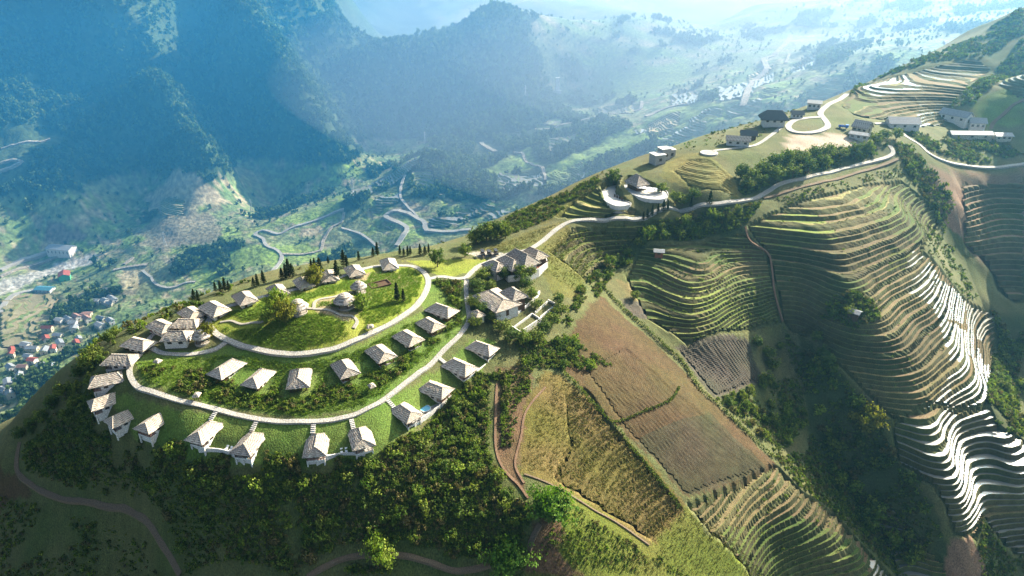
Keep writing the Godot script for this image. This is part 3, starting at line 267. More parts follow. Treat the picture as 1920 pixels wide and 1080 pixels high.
# ------------------------------------------------------------------ start
func _ready() -> void:
	# camera, sky, sun, air, exposure
	var cam := Camera3D.new()
	cam.name = "camera"
	cam.position = Vector3(0, 115, 0)
	cam.rotation_degrees = Vector3(-27, 0, 0)
	cam.fov = 45.75
	cam.near = 0.5
	cam.far = 12000.0
	add_child(cam)
	cam.current = true
	var sky := ProceduralSkyMaterial.new()
	sky.sky_top_color = Color(0.36, 0.46, 0.62)
	sky.sky_horizon_color = Color(0.90, 0.94, 0.97)
	sky.sky_curve = 0.16
	sky.ground_bottom_color = Color(0.2, 0.28, 0.3)
	sky.ground_horizon_color = Color(0.90, 0.94, 0.97)
	sky.sun_angle_max = 90.0
	sky.sun_curve = 0.34
	sky.sky_energy_multiplier = 0.54
	var env := Environment.new()
	env.background_mode = Environment.BG_SKY
	env.sky = Sky.new()
	env.sky.sky_material = sky
	env.tonemap_mode = Environment.TONE_MAPPER_LINEAR
	env.tonemap_exposure = 5.0
	env.sdfgi_enabled = true
	env.ssao_enabled = true
	env.ssil_enabled = true
	env.volumetric_fog_enabled = true
	env.volumetric_fog_density = 0.00014
	env.volumetric_fog_albedo = Color(0.48, 0.80, 1.0)
	env.volumetric_fog_anisotropy = 0.74
	var we := WorldEnvironment.new()
	we.environment = env
	add_child(we)
	# added haze banks; colours carry blue shade at left, white sun glare at far right. Nested, so that each thins out towards its rim
	var blue := Color(0.06, 0.64, 1.0)
	var banks := [[RenderingServer.FOG_VOLUME_SHAPE_BOX, Vector3(6400, 420, 4300), Vector3(0, -140, -2600), 0.00021, blue]]
	for k in 3:
		var f: float = [1.08, 0.82, 0.55][k]
		banks.append([RenderingServer.FOG_VOLUME_SHAPE_ELLIPSOID, Vector3(3000, 430, 3000) * f, Vector3(1000, -120, -2000), 0.00026, Color(0.97, 0.98, 1.0)])
	for k in 2:
		var f: float = [1.15, 0.8][k]
		banks.append([RenderingServer.FOG_VOLUME_SHAPE_ELLIPSOID, Vector3(2500, 480, 1500) * f, Vector3(-950, -100, -1380), 0.00008, blue])
	for q in banks:
		var air := FogVolume.new()
		air.name = nm("valley_haze")
		air.shape = q[0]
		air.size = q[1]
		air.position = q[2]
		var am := FogMaterial.new()
		am.density = q[3]
		am.albedo = q[4]
		air.material = am
		air.set_meta("kind", "stuff")
		add_child(air)
	var sun := DirectionalLight3D.new()
	sun.name = "sun"
	var el := deg_to_rad(27.5)
	var az := deg_to_rad(49.0)
	sun.basis = Basis.looking_at(-Vector3(cos(el) * sin(az), sin(el), -cos(el) * cos(az)))
	sun.light_energy = 1.6
	sun.light_color = Color(1.0, 0.95, 0.86)
	sun.light_angular_distance = 0.5
	sun.shadow_enabled = true
	add_child(sun)
	rng.seed = 11
	n1.seed = 3
	n1.frequency = 0.02
	n1.fractal_octaves = 4
	n2.seed = 8
	n2.frequency = 0.11
	n2.fractal_octaves = 3
	cells.seed = 12
	cells.noise_type = FastNoiseLite.TYPE_CELLULAR
	cells.cellular_return_type = FastNoiseLite.RETURN_CELL_VALUE
	cells.frequency = 0.017
	n3.seed = 5
	n3.frequency = 0.0045
	n3.fractal_octaves = 5
	ngrid = bake(NEAR_RBF, NEAR_Q, 100.0, 9.0, NX0, NZ0, NS, NW, NH)
	fgrid = bake(FAR_RBF, FAR_Q, 1000.0, 45.0, FX0, FZ0, FS, FW, FH)
	for z in COVER:
		cover_p.append([z[0], poly(z[1]), boxof(poly(z[1]))])
	for z in FAR_COVER:
		far_cover_p.append([z[0], poly(z[1]), boxof(poly(z[1]))])
	for z in FAR_TERRACES:
		far_terr_p.append([0.0, poly(z[1]), boxof(poly(z[1]))])
	for z in TERRACES:
		terr_p.append([z[1], poly(z[5]), boxof(poly(z[5]))])
	for z in DECKS:
		pads.append([z[0] - 0.4, poly(z[1]), boxof(poly(z[1])), true])
	pads.append([-0.3, PackedVector2Array([Vector2(-14, -236), Vector2(2, -232), Vector2(15, -246), Vector2(14, -254), Vector2(-4, -247)]), Rect2(-14, -254, 29, 22), false])
	materials()
	print("baked ", Time.get_ticks_msec())
	ground()
	print("ground ", Time.get_ticks_msec())
	for z in TERRACES:
		terrace(z)
	far_terraces()
	print("terraces ", Time.get_ticks_msec())
	roads()
	print("roads ", Time.get_ticks_msec())
	buildings()
	print("buildings ", Time.get_ticks_msec())
	plants()
	print("plants ", Time.get_ticks_msec())

# ------------------------------------------------------------------ heights
func bake(p: Array, q: Array, sc: float, c: float, x0: float, z0: float, s: float, w: int, h: int) -> PackedFloat32Array:
	var out := PackedFloat32Array()
	out.resize(w * h)
	var n := p.size() / 3
	var px := PackedFloat32Array()
	var pz := PackedFloat32Array()
	var pw := PackedFloat32Array()
	for i in n:
		px.append(p[3 * i] / sc)
		pz.append(p[3 * i + 1] / sc)
		pw.append(p[3 * i + 2])
	var c2 := (c / sc) * (c / sc)
	for j in h:
		var z := (z0 + s * j) / sc
		for i in w:
			var x := (x0 + s * i) / sc
			var v: float = q[0] + q[1] * x + q[2] * z
			for k in n:
				var a := x - px[k]
				var b := z - pz[k]
				v -= pw[k] * sqrt(a * a + b * b + c2)
			out[j * w + i] = v
	return out

func cub(a: float, b: float, c: float, d: float, t: float) -> float:
	return b + 0.5 * t * (c - a + t * (2.0 * a - 5.0 * b + 4.0 * c - d + t * (3.0 * (b - c) + d - a)))

func bic(g: PackedFloat32Array, x0: float, z0: float, s: float, w: int, h: int, x: float, z: float) -> float:
	var fx := clampf((x - x0) / s, 1.0, w - 2.001)
	var fz := clampf((z - z0) / s, 1.0, h - 2.001)
	var i := int(fx)
	var j := int(fz)
	var a := fx - i
	var b := fz - j
	var k := (j - 1) * w + i
	var r0 := cub(g[k - 1], g[k], g[k + 1], g[k + 2], a)
	k += w
	var r1 := cub(g[k - 1], g[k], g[k + 1], g[k + 2], a)
	k += w
	var r2 := cub(g[k - 1], g[k], g[k + 1], g[k + 2], a)
	k += w
	var r3 := cub(g[k - 1], g[k], g[k + 1], g[k + 2], a)
	return cub(r0, r1, r2, r3, b)

func hn(x: float, z: float) -> float:
	var h := bic(ngrid, NX0, NZ0, NS, NW, NH, x, z) + 0.45 * n1.get_noise_2d(x * 2.0, z * 2.0)
	for e in pads:
		var q := Vector2(x, z)
		if not e[2].grow(9.0).has_point(q):
			continue
		if Geometry2D.is_point_in_polygon(q, e[1]):
			h = clampf(h, e[0] - 1.2, e[0])
		elif e[3]:
			var d := 1e9
			for i in e[1].size():
				d = minf(d, q.distance_to(Geometry2D.get_closest_point_to_segment(q, e[1][i], e[1][(i + 1) % e[1].size()])))
			h = maxf(h, e[0] - 0.7 - 0.62 * d)
	return h

func hf(x: float, z: float) -> float:
	var h := bic(fgrid, FX0, FZ0, FS, FW, FH, x, z)
	var up := smoothstep(-285.0, -150.0, h) * smoothstep(250.0, -150.0, x - 0.35 * z - 500.0)
	var r := 1.0 - absf(n3.get_noise_2d(x + 0.5 * z, z * 0.6))
	return h + (r * r - 0.72) * 30.0 * up + n1.get_noise_2d(x * 0.6, z * 0.6) * (5.0 + 9.0 * up)

func hg(x: float, z: float) -> float:
	var f := hf(x, z)
	if x > -416.0 and x < 664.0 and z > -816.0 and z < -24.0:
		return maxf(f, hn(x, z))
	return f

func poly(a: Array) -> PackedVector2Array:
	var p := PackedVector2Array()
	for i in a.size() / 2:
		p.append(Vector2(a[2 * i], a[2 * i + 1]))
	return p

func boxof(p: PackedVector2Array) -> Rect2:
	var r := Rect2(p[0], Vector2.ZERO)
	for q in p:
		r = r.expand(q)
	return r

func inside(e: Array, q: Vector2) -> bool:
	return e[2].has_point(q) and Geometry2D.is_point_in_polygon(q, e[1])

# ------------------------------------------------------------------ colours (linear)
const CLASS := {
	"scrub": [Vector3(0.06, 0.085, 0.022), Vector3(0.11, 0.11, 0.042)],
	"lawn": [Vector3(0.155, 0.215, 0.022), Vector3(0.22, 0.23, 0.042)],
	"grass": [Vector3(0.085, 0.15, 0.025), Vector3(0.13, 0.17, 0.04)],
	"meadow": [Vector3(0.093, 0.106, 0.021), Vector3(0.132, 0.119, 0.038)],
	"pasture": [Vector3(0.105, 0.096, 0.021), Vector3(0.133, 0.096, 0.035)],
	"lime": [Vector3(0.096, 0.128, 0.016), Vector3(0.128, 0.128, 0.028)],
	"sand": [Vector3(0.30, 0.23, 0.13), Vector3(0.22, 0.20, 0.09)],
	"earth": [Vector3(0.128, 0.076, 0.044), Vector3(0.088, 0.072, 0.032)],
	"soil": [Vector3(0.087, 0.053, 0.028), Vector3(0.076, 0.060, 0.022)],
	"darksoil": [Vector3(0.065, 0.050, 0.029), Vector3(0.050, 0.053, 0.021)],
	"ash": [Vector3(0.095, 0.078, 0.062), Vector3(0.065, 0.066, 0.04)],
	"tan": [Vector3(0.21, 0.155, 0.07), Vector3(0.12, 0.12, 0.05)],
	"forest": [Vector3(0.04, 0.062, 0.022), Vector3(0.07, 0.078, 0.03)],
	"wheat": [Vector3(0.21, 0.17, 0.05), Vector3(0.13, 0.14, 0.04)],
	"bare": [Vector3(0.46, 0.38, 0.30), Vector3(0.30, 0.23, 0.17)],
	"redsoil": [Vector3(0.23, 0.14, 0.09), Vector3(0.16, 0.12, 0.075)],
	"gravel": [Vector3(0.40, 0.36, 0.30), Vector3(0.32, 0.29, 0.24)],
	"default": [Vector3(0.085, 0.105, 0.034), Vector3(0.12, 0.115, 0.05)],
	"terrgrass": [Vector3(0.15, 0.165, 0.035), Vector3(0.12, 0.15, 0.03)],
	"terrgreen": [Vector3(0.08, 0.13, 0.028), Vector3(0.13, 0.15, 0.045)],
	"rice": [Vector3(0.15, 0.22, 0.035), Vector3(0.20, 0.21, 0.06)],
	"brown": [Vector3(0.185, 0.13, 0.075), Vector3(0.135, 0.12, 0.05)],
	"straw": [Vector3(0.30, 0.235, 0.10), Vector3(0.21, 0.18, 0.07)],
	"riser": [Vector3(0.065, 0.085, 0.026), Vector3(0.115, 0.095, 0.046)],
	"bund": [Vector3(0.27, 0.235, 0.10), Vector3(0.17, 0.17, 0.055)],  # straw bunds, brightened so that the terrace edges look sunlit
	"green": [Vector3(0.17, 0.27, 0.05), Vector3(0.22, 0.27, 0.08)],
	"tanfar": [Vector3(0.42, 0.34, 0.22), Vector3(0.28, 0.26, 0.14)],
	"greyfar": [Vector3(0.20, 0.20, 0.11), Vector3(0.26, 0.22, 0.15)],
	"rockfar": [Vector3(0.22, 0.17, 0.14), Vector3(0.16, 0.14, 0.11)],
	"gravelfar": [Vector3(0.50, 0.47, 0.42), Vector3(0.34, 0.33, 0.28)],
	"valley": [Vector3(0.130, 0.208, 0.072), Vector3(0.221, 0.234, 0.111)],
	"woods": [Vector3(0.04, 0.072, 0.026), Vector3(0.07, 0.09, 0.036)],
}

func tone(kind: String, x: float, z: float, s := 1.0) -> Color:
	var t := clampf(0.5 + 0.9 * n1.get_noise_2d(x * 1.6 * s + 50.0, z * 1.6 * s), 0.0, 1.0)
	var f := 1.0 + 0.32 * n2.get_noise_2d(x * 3.0 * s, z * 3.0 * s)
	var v: Vector3 = CLASS[kind][0].lerp(CLASS[kind][1], t) * f
	return Color(v.x, v.y, v.z)

func near_kind(x: float, z: float) -> String:
	var q := Vector2(x + 1.3 * n2.get_noise_2d(x, z), z + 1.3 * n2.get_noise_2d(x + 90.0, z))
	for k in range(cover_p.size() - 1, -1, -1):
		if inside(cover_p[k], q):
			return cover_p[k][0]
	return "default"

func near_color(x: float, z: float) -> Color:
	return tone(near_kind(x, z), x, z)

func far_kind(x: float, z: float, h: float) -> String:
	var q := Vector2(x + 10.0 * n2.get_noise_2d(x * 0.15, z * 0.15), z + 10.0 * n2.get_noise_2d(x * 0.15 + 90.0, z * 0.15))
	for e in far_cover_p:
		if inside(e, q):
			return e[0]
	var woods := n1.get_noise_2d(x * 0.35 + 300.0, z * 0.35)
	if steep(x, z, h) or woods > 0.31:
		return "woods"
	return "valley"

func steep(x: float, z: float, h: float) -> bool:
	return h > -250.0 and z < -1000.0 and x - 0.35 * z < 620.0

func far_color(x: float, z: float, h: float) -> Color:
	var k := far_kind(x, z, h)
	if k == "valley":
		var t := cells.get_noise_2d(x + 14.0 * n2.get_noise_2d(x * 0.1, z * 0.1), z * 1.5)
		var f := 1.0 + 0.45 * n2.get_noise_2d(x * 0.4, z * 0.7)
		var pick: String = "green" if t > 0.35 else ("greyfar" if t < -0.45 else ("tanfar" if t > 0.12 and t < 0.22 else "valley"))
		return tone(pick, x, z, 0.2) * f
	return tone(k, x, z, 0.2)

# ------------------------------------------------------------------ small tools
func nm(base: String) -> String:
	used[base] = used.get(base, -1) + 1
	return base if used[base] == 0 else "%s_%03d" % [base, used[base]]

func tag(o: Node, label: String, category: String, group := "", kind := "") -> Node:
	if label:
		o.set_meta("label", label)
	if category:
		o.set_meta("category", category)
	if group:
		o.set_meta("group", group)
	if kind:
		o.set_meta("kind", kind)
	return o

func top(o: Node3D, base: String) -> Node3D:
	o.name = nm(base)
	add_child(o)
	return o

class MB:
	var v := PackedVector3Array()
	var uv := PackedVector2Array()
	var c := PackedColorArray()
	var n := PackedVector3Array()
	func tri(a: Vector3, b: Vector3, d: Vector3, col := Color.WHITE) -> void:
		v.append(a)
		v.append(b)
		v.append(d)
		for k in 3:
			c.append(col)
			uv.append(Vector2.ZERO)
	func quad(a: Vector3, b: Vector3, d: Vector3, e: Vector3, col := Color.WHITE, u := Rect2(0, 0, 1, 1)) -> void:
		for p in [a, b, d, a, d, e]:
			v.append(p)
		for k in 6:
			c.append(col)
		var q := [u.position, u.position + Vector2(u.size.x, 0), u.end, u.position, u.end, u.position + Vector2(0, u.size.y)]
		for p in q:
			uv.append(p)
	func box(ctr: Vector3, s: Vector3, t := Transform3D.IDENTITY, col := Color.WHITE) -> void:
		var h := s * 0.5
		var p := []
		for k in 8:
			p.append(t * (ctr + Vector3(h.x if k & 1 else -h.x, h.y if k & 2 else -h.y, h.z if k & 4 else -h.z)))
		for f in [[0, 2, 3, 1], [4, 5, 7, 6], [0, 1, 5, 4], [2, 6, 7, 3], [0, 4, 6, 2], [1, 3, 7, 5]]:
			quad(p[f[0]], p[f[1]], p[f[2]], p[f[3]], col)
	func bar(a: Vector3, b: Vector3, r0: float, r1: float, sides := 6, col := Color.WHITE) -> void:
		var d := (b - a).normalized()
		var s := d.cross(Vector3.UP if absf(d.y) < 0.9 else Vector3.RIGHT).normalized()
		var t := d.cross(s)
		for k in sides:
			var a0 := TAU * k / sides
			var a1 := TAU * (k + 1) / sides
			var u0 := s * cos(a0) + t * sin(a0)
			var u1 := s * cos(a1) + t * sin(a1)
			quad(a + u0 * r0, b + u0 * r1, b + u1 * r1, a + u1 * r0, col)
			tri(b, b + u0 * r1, b + u1 * r1, col)
	func done() -> ArrayMesh:
		var a := []
		a.resize(Mesh.ARRAY_MAX)
		a[Mesh.ARRAY_VERTEX] = v
		a[Mesh.ARRAY_COLOR] = c
		a[Mesh.ARRAY_TEX_UV] = uv
		if n.size() == v.size() and v.size() > 0:
			a[Mesh.ARRAY_NORMAL] = n
		var m := ArrayMesh.new()
		if v.size():
			m.add_surface_from_arrays(Mesh.PRIMITIVE_TRIANGLES, a)
		return m

func part(b, called: String, mat: Material, parent: Node) -> MeshInstance3D:
	var o := MeshInstance3D.new()
	o.mesh = b.done() if b is MB else b
	o.material_override = mat
	o.name = called
	parent.add_child(o, true)
	return o

func piece(b, called: String, mat: Material) -> MeshInstance3D:
	var o := MeshInstance3D.new()
	o.mesh = b.done() if b is MB else b
	o.material_override = mat
	o.name = nm(called)
	add_child(o)
	return o

func struct(b, called: String, mat: Material) -> MeshInstance3D:
	var o := piece(b, called, mat)
	o.set_meta("kind", "structure")
	return o

# ------------------------------------------------------------------ materials
func grey_texture(size: int, freq: float, lo: float, hi: float, seed_: int, octaves := 5, stretch := 1.0) -> ImageTexture:
	var n := FastNoiseLite.new()
	n.seed = seed_
	n.frequency = freq
	n.fractal_octaves = octaves
	var src := n.get_seamless_image(size, size)
	src.convert(Image.FORMAT_L8)
	if stretch != 1.0:
		var small := src.get_region(Rect2i(0, 0, size, int(size / stretch)))
		small.resize(size, size, Image.INTERPOLATE_BILINEAR)
		src = small
	var data := src.get_data()
	for i in data.size():
		data[i] = int(255.0 * clampf(lo + (hi - lo) * data[i] / 255.0, 0.0, 1.0))
	var im := Image.create_from_data(size, size, false, Image.FORMAT_L8, data)
	im.convert(Image.FORMAT_RGB8)
	im.generate_mipmaps()
	return ImageTexture.create_from_image(im)

func mat(col: Color, rough := 0.9, vertex := false) -> StandardMaterial3D:
	var m := StandardMaterial3D.new()
	m.albedo_color = col.linear_to_srgb()
	m.roughness = rough
	m.vertex_color_use_as_albedo = vertex
	m.cull_mode = BaseMaterial3D.CULL_DISABLED
	m.metallic_specular = 0.3
	return m

func world_tex(m: StandardMaterial3D, t: Texture2D, metres: float, relief: float) -> StandardMaterial3D:
	m.albedo_texture = t
	m.uv1_triplanar = true
	m.uv1_world_triplanar = true
	m.uv1_scale = Vector3.ONE / metres
	if relief > 0.0:
		m.heightmap_enabled = true
		m.heightmap_texture = t
		m.heightmap_scale = relief
	return m

func materials() -> void:
	var g := grey_texture(1024, 0.02, 0.45, 1.2, 21, 6)
	var fine := grey_texture(512, 0.03, 0.5, 1.15, 22, 4)
	var thatch := grey_texture(256, 0.03, 0.35, 1.2, 23, 4, 8.0)
	M.ground = world_tex(mat(Color(1.25, 1.25, 1.25), 1.0, true), g, 13.0, 20.0)
	M.far = world_tex(mat(Color(1.2, 1.2, 1.2), 1.0, true), g, 190.0, 160.0)
	M.tread = world_tex(mat(Color(1.2, 1.2, 1.2), 1.0, true), fine, 7.0, 10.0)
	M.concrete = world_tex(mat(Color(0.46, 0.44, 0.40), 0.85), fine, 9.0, 0.0)
	M.stone = world_tex(mat(Color(0.44, 0.40, 0.34), 0.9), fine, 2.0, 3.0)
	M.dirt = world_tex(mat(Color(0.19, 0.14, 0.092), 1.0), g, 7.0, 8.0)
	M.earth = world_tex(mat(Color(0.24, 0.15, 0.095), 1.0), g, 7.0, 8.0)
	M.fardirt = world_tex(mat(Color(0.42, 0.37, 0.30), 1.0), fine, 60.0, 0.0)
	M.farconcrete = M.concrete
	M.water = mat(Color(0.20, 0.19, 0.16), 0.18)
	M.water.metallic_specular = 0.6
	M.water.clearcoat_enabled = true
	M.water.clearcoat = 0.15
	M.water.clearcoat_roughness = 0.05
	M.pool = mat(Color(0.16, 0.42, 0.55), 0.05)
	M.white = world_tex(mat(Color(0.84, 0.82, 0.77), 0.85), fine, 6.0, 0.0)
	M.grey_wall = world_tex(mat(Color(0.5, 0.5, 0.48), 0.9), fine, 6.0, 0.0)
	M.wood = mat(Color(0.075, 0.042, 0.026), 0.7)
	M.redwood = mat(Color(0.20, 0.075, 0.04), 0.7)
	M.glass = mat(Color(0.03, 0.035, 0.04), 0.08)
	M.glass.metallic_specular = 0.6
	M.tile = world_tex(mat(Color(0.42, 0.17, 0.11), 0.8), fine, 2.0, 0.0)
	for k in 3:
		var t := mat([Color(0.56, 0.49, 0.41), Color(0.46, 0.41, 0.36), Color(0.64, 0.56, 0.47)][k], 1.0, true)
		t.albedo_texture = thatch
		t.heightmap_enabled = true
		t.heightmap_texture = thatch
		t.heightmap_scale = 12.0
		M["thatch%d" % k] = t
	M.slate = world_tex(mat(Color(0.115, 0.125, 0.135), 0.75), fine, 3.0, 0.0)
	M.tin = world_tex(mat(Color(0.36, 0.38, 0.40), 0.55), fine, 8.0, 0.0)
	M.red_roof = world_tex(mat(Color(0.42, 0.11, 0.08), 0.8), fine, 10.0, 0.0)
	M.pink_roof = world_tex(mat(Color(0.42, 0.24, 0.20), 0.8), fine, 10.0, 0.0)
	M.blue_roof = world_tex(mat(Color(0.10, 0.30, 0.38), 0.6), fine, 10.0, 0.0)
	M.cream = world_tex(mat(Color(0.66, 0.60, 0.46), 0.9), fine, 10.0, 0.0)
	M.green_wall = mat(Color(0.10, 0.42, 0.22), 0.9)
	M.bark = mat(Color(0.11, 0.08, 0.055), 1.0)
	M.pale_bark = mat(Color(0.30, 0.27, 0.22), 1.0)
	M.leaf = mat(Color(1, 1, 1), 0.75, true)
	M.leaf.backlight_enabled = true
	M.leaf.backlight = Color(0.8, 0.85, 0.45)
	M.leaf.metallic_specular = 0.25
	M.canopy = mat(Color(1, 1, 1), 1.0, true)
	M.metal = mat(Color(0.42, 0.44, 0.46), 0.5)
	M.metal.metallic = 0.4
	M.cloth = mat(Color(0.82, 0.81, 0.78), 0.9)
	M.black = mat(Color(0.02, 0.02, 0.022), 0.5)
	M.paint = mat(Color(0.045, 0.05, 0.06), 0.35)
	M.blue_paint = mat(Color(0.03, 0.12, 0.42), 0.4)
	M.plaza = world_tex(mat(Color(0.62, 0.60, 0.56), 0.8), fine, 5.0, 0.0)

# ------------------------------------------------------------------ ground
func sheet(x0: float, x1: float, z0: float, z1: float, s: float, hole: Rect2, snap: int, far: bool) -> ArrayMesh:
	var w := int(round((x1 - x0) / s)) + 1
	var h := int(round((z1 - z0) / s)) + 1
	var ht := PackedFloat32Array()
	ht.resize(w * h)
	var v := PackedVector3Array()
	v.resize(w * h)
	var nn := PackedVector3Array()
	nn.resize(w * h)
	var c := PackedColorArray()
	c.resize(w * h)
	var ok := PackedByteArray()
	ok.resize(w * h)
	for j in h:
		var z := z0 + s * j
		for i in w:
			var x := x0 + s * i
			var k := j * w + i
			if hole.size.x > 0 and x > hole.position.x and x < hole.end.x and z > hole.position.y and z < hole.end.y:
				continue
			ok[k] = 1
			if far:
				ht[k] = hf(x, z)
				for e in far_terr_p:
					if inside(e, Vector2(x, z)):
						ht[k] -= 3.2
						break
			else:
				ht[k] = hn(x, z)
				var q := Vector2(x, z)
				for e in terr_p:
					if inside(e, q):
						ht[k] -= e[0] * 1.45
						break
	if snap > 1:
		for j in h:
			for i in w:
				if (j == 0 or j == h - 1) and i % snap:
					var a := i - i % snap
					ht[j * w + i] = lerpf(ht[j * w + a], ht[j * w + a + snap], float(i % snap) / snap)
				elif (i == 0 or i == w - 1) and j % snap:
					var a := j - j % snap
					ht[j * w + i] = lerpf(ht[a * w + i], ht[(a + snap) * w + i], float(j % snap) / snap)
	var idx := PackedInt32Array()
	for j in h:
		var z := z0 + s * j
		for i in w:
			var k := j * w + i
			if not ok[k]:
				continue
			var x := x0 + s * i
			v[k] = Vector3(x, ht[k], z)
			var l := ht[k - 1] if i > 0 and ok[k - 1] else ht[k]
			var r := ht[k + 1] if i < w - 1 and ok[k + 1] else ht[k]
			var u := ht[k - w] if j > 0 and ok[k - w] else ht[k]
			var d := ht[k + w] if j < h - 1 and ok[k + w] else ht[k]
			nn[k] = Vector3(l - r, 2.0 * s, u - d).normalized()
			c[k] = far_color(x, z, ht[k]) if far else near_color(x, z)
			if i == w - 1 or j == h - 1 or not (ok[k + 1] and ok[k + w] and ok[k + w + 1]):
				continue
			if not far and s > 2.0 and ht[k] < -200.0 and ht[k] < hf(x, z) - 12.0:
				continue
			for m in [k, k + 1, k + w + 1, k, k + w + 1, k + w]:
				idx.append(m)
	var a := []
	a.resize(Mesh.ARRAY_MAX)
	a[Mesh.ARRAY_VERTEX] = v
	a[Mesh.ARRAY_NORMAL] = nn
	a[Mesh.ARRAY_COLOR] = c
	a[Mesh.ARRAY_INDEX] = idx
	var m := ArrayMesh.new()
	m.add_surface_from_arrays(Mesh.PRIMITIVE_TRIANGLES, a)
	return m

func ground() -> void:
	var hole := Rect2(-200, -340, 432, 236)
	struct(sheet(-200, 232, -340, -104, 1.0, Rect2(), 4, false), "hilltop_ground", M.ground)
	struct(sheet(-416, 664, -816, -24, 4.0, hole, 1, false), "ridge_ground", M.ground)
	var fh := Rect2(-980, -1400, 1568, 1204)
	struct(sheet(-980, 588, -1400, -196, 7.0, Rect2(), 4, true), "valley_ground", M.far)
	struct(sheet(-2548, 2604, -4480, 112, 28.0, fh, 1, true), "mountain_terrain", M.far)

# ------------------------------------------------------------------ terraces
func clip(p: PackedVector3Array, g: PackedFloat32Array, lim: float, keep_above: bool, outg: PackedFloat32Array) -> PackedVector3Array:
	var o := PackedVector3Array()
	outg.clear()
	var n := p.size()
	for i in n:
		var j := (i + 1) % n
		var a := g[i] - lim
		var b := g[j] - lim
		if not keep_above:
			a = -a
			b = -b
		if a >= 0.0:
			o.append(p[i])
			outg.append(g[i])
		if (a >= 0.0) != (b >= 0.0):
			var t := a / (a - b)
			o.append(p[i].lerp(p[j], t))
			outg.append(lim)
	return o

const BAND_F := [0.0, 0.05, 0.13]
func terrace_mesh(pg: PackedVector2Array, step: float, cell: float, rf: float, far: bool, water: Array, kinds: Array, plain := false) -> Dictionary:
	var e := ["", pg, boxof(pg)]
	var bx: Rect2 = e[2]
	var w := int(bx.size.x / cell) + 2
	var h := int(bx.size.y / cell) + 2
	var ht := PackedFloat32Array()
	ht.resize(w * h)
	var ok := PackedByteArray()
	ok.resize(w * h)
	for j in h:
		for i in w:
			var q := bx.position + Vector2(i, j) * cell
			if Geometry2D.is_point_in_polygon(q, pg):
				ok[j * w + i] = 1
				ht[j * w + i] = (hf(q.x, q.y) + 1.8) if far else hn(q.x, q.y)
	var fr := [0.0, 0.04, 0.10, 1.0 - rf, 1.0]
	var fy := [0.0, 0.10, 0.0, 0.0, 1.0]
	var levels := {}
	var gA := PackedFloat32Array()
	var gB := PackedFloat32Array()
	for j in h - 1:
		for i in w - 1:
			var k := j * w + i
			if not (ok[k] and ok[k + 1] and ok[k + w] and ok[k + w + 1]):
				continue
			for t in [[k, k + 1, k + w + 1], [k, k + w + 1, k + w]]:
				var tp := PackedVector3Array()
				var tg := PackedFloat32Array()
				for m in t:
					var q := bx.position + Vector2(m % w, m / w) * cell
					tp.append(Vector3(q.x, 0, q.y))
					var gh := ht[m] / step
					tg.append(gh + 0.28 * sin(gh * 1.9) + 0.10 * sin(gh * 4.3) + 0.15 * n2.get_noise_2d(q.x * 0.45, q.y * 0.45) + 0.07 * n2.get_noise_2d(q.x * 2.0, q.y * 2.0))
				var lo := minf(tg[0], minf(tg[1], tg[2]))
				var hi := maxf(tg[0], maxf(tg[1], tg[2]))
				for lev in range(int(floor(lo)), int(floor(hi)) + 1):
					for b in 4:
						var f0: float = lev + fr[b]
						var f1: float = lev + fr[b + 1]
						if hi <= f0 or lo >= f1:
							continue
						var p1 := clip(tp, tg, f0, true, gA)
						if p1.size() < 3:
							continue
						var p2 := clip(p1, gA, f1, false, gB)
						if p2.size() < 3:
							continue
						var ctr := Vector3.ZERO
						for m in p2.size():
							var f := gB[m] - lev
							p2[m].y = step * (lev + lerpf(fy[b], fy[b + 1], clampf((f - fr[b]) / (fr[b + 1] - fr[b]), 0.0, 1.0)))
							ctr += p2[m] / p2.size()
						if not levels.has(lev):
							levels[lev] = [MB.new(), MB.new()]
						var surf := 0
						var c2 := Vector2(ctr.x, ctr.z)
						var kd: String = kinds[0][0]
						for q in kinds:
							if q[1].size() and inside(["", q[1], q[2]], c2):
								kd = q[0]
						if b == 2:
							for q in water:
								if inside(["", q, boxof(q)], c2) and (far or n2.get_noise_2d(lev * 37.0, c2.x * 0.05) > -0.34):
									surf = 1
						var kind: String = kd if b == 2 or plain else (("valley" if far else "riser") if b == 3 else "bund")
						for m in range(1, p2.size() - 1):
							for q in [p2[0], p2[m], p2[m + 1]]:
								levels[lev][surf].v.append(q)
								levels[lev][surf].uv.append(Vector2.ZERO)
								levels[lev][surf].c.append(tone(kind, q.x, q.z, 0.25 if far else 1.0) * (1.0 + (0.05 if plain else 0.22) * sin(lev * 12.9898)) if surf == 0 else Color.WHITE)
	return levels

func terrace(z: Array) -> void:
	var kinds := []
	for q in z[7]:
		var p := poly(q[1])
		kinds.append([q[0], p, boxof(p) if p.size() else Rect2()])
	var water := []
	for q in z[6]:
		water.append(poly(q))
	var lv := terrace_mesh(poly(z[5]), z[1], z[2], z[3], false, water, kinds, z[4] == "one")
	var root := Node3D.new()
	top(root, z[0])
	root.set_meta("kind", "structure")
	if z[4] == "one":
		var all := MB.new()
		for k in lv:
			all.v.append_array(lv[k][0].v)
			all.uv.append_array(lv[k][0].uv)
			all.c.append_array(lv[k][0].c)
		var o := part(all, "furrow_rows", M.tread, root)
		o.set_meta("kind", "stuff")
		return
	for k in lv:
		var p: Node3D = root
		if lv[k][0].v.size():
			p = part(lv[k][0], "terrace_step", M.tread, root)
		if lv[k][1].v.size():
			part(lv[k][1], "paddy_water", M.water, p)

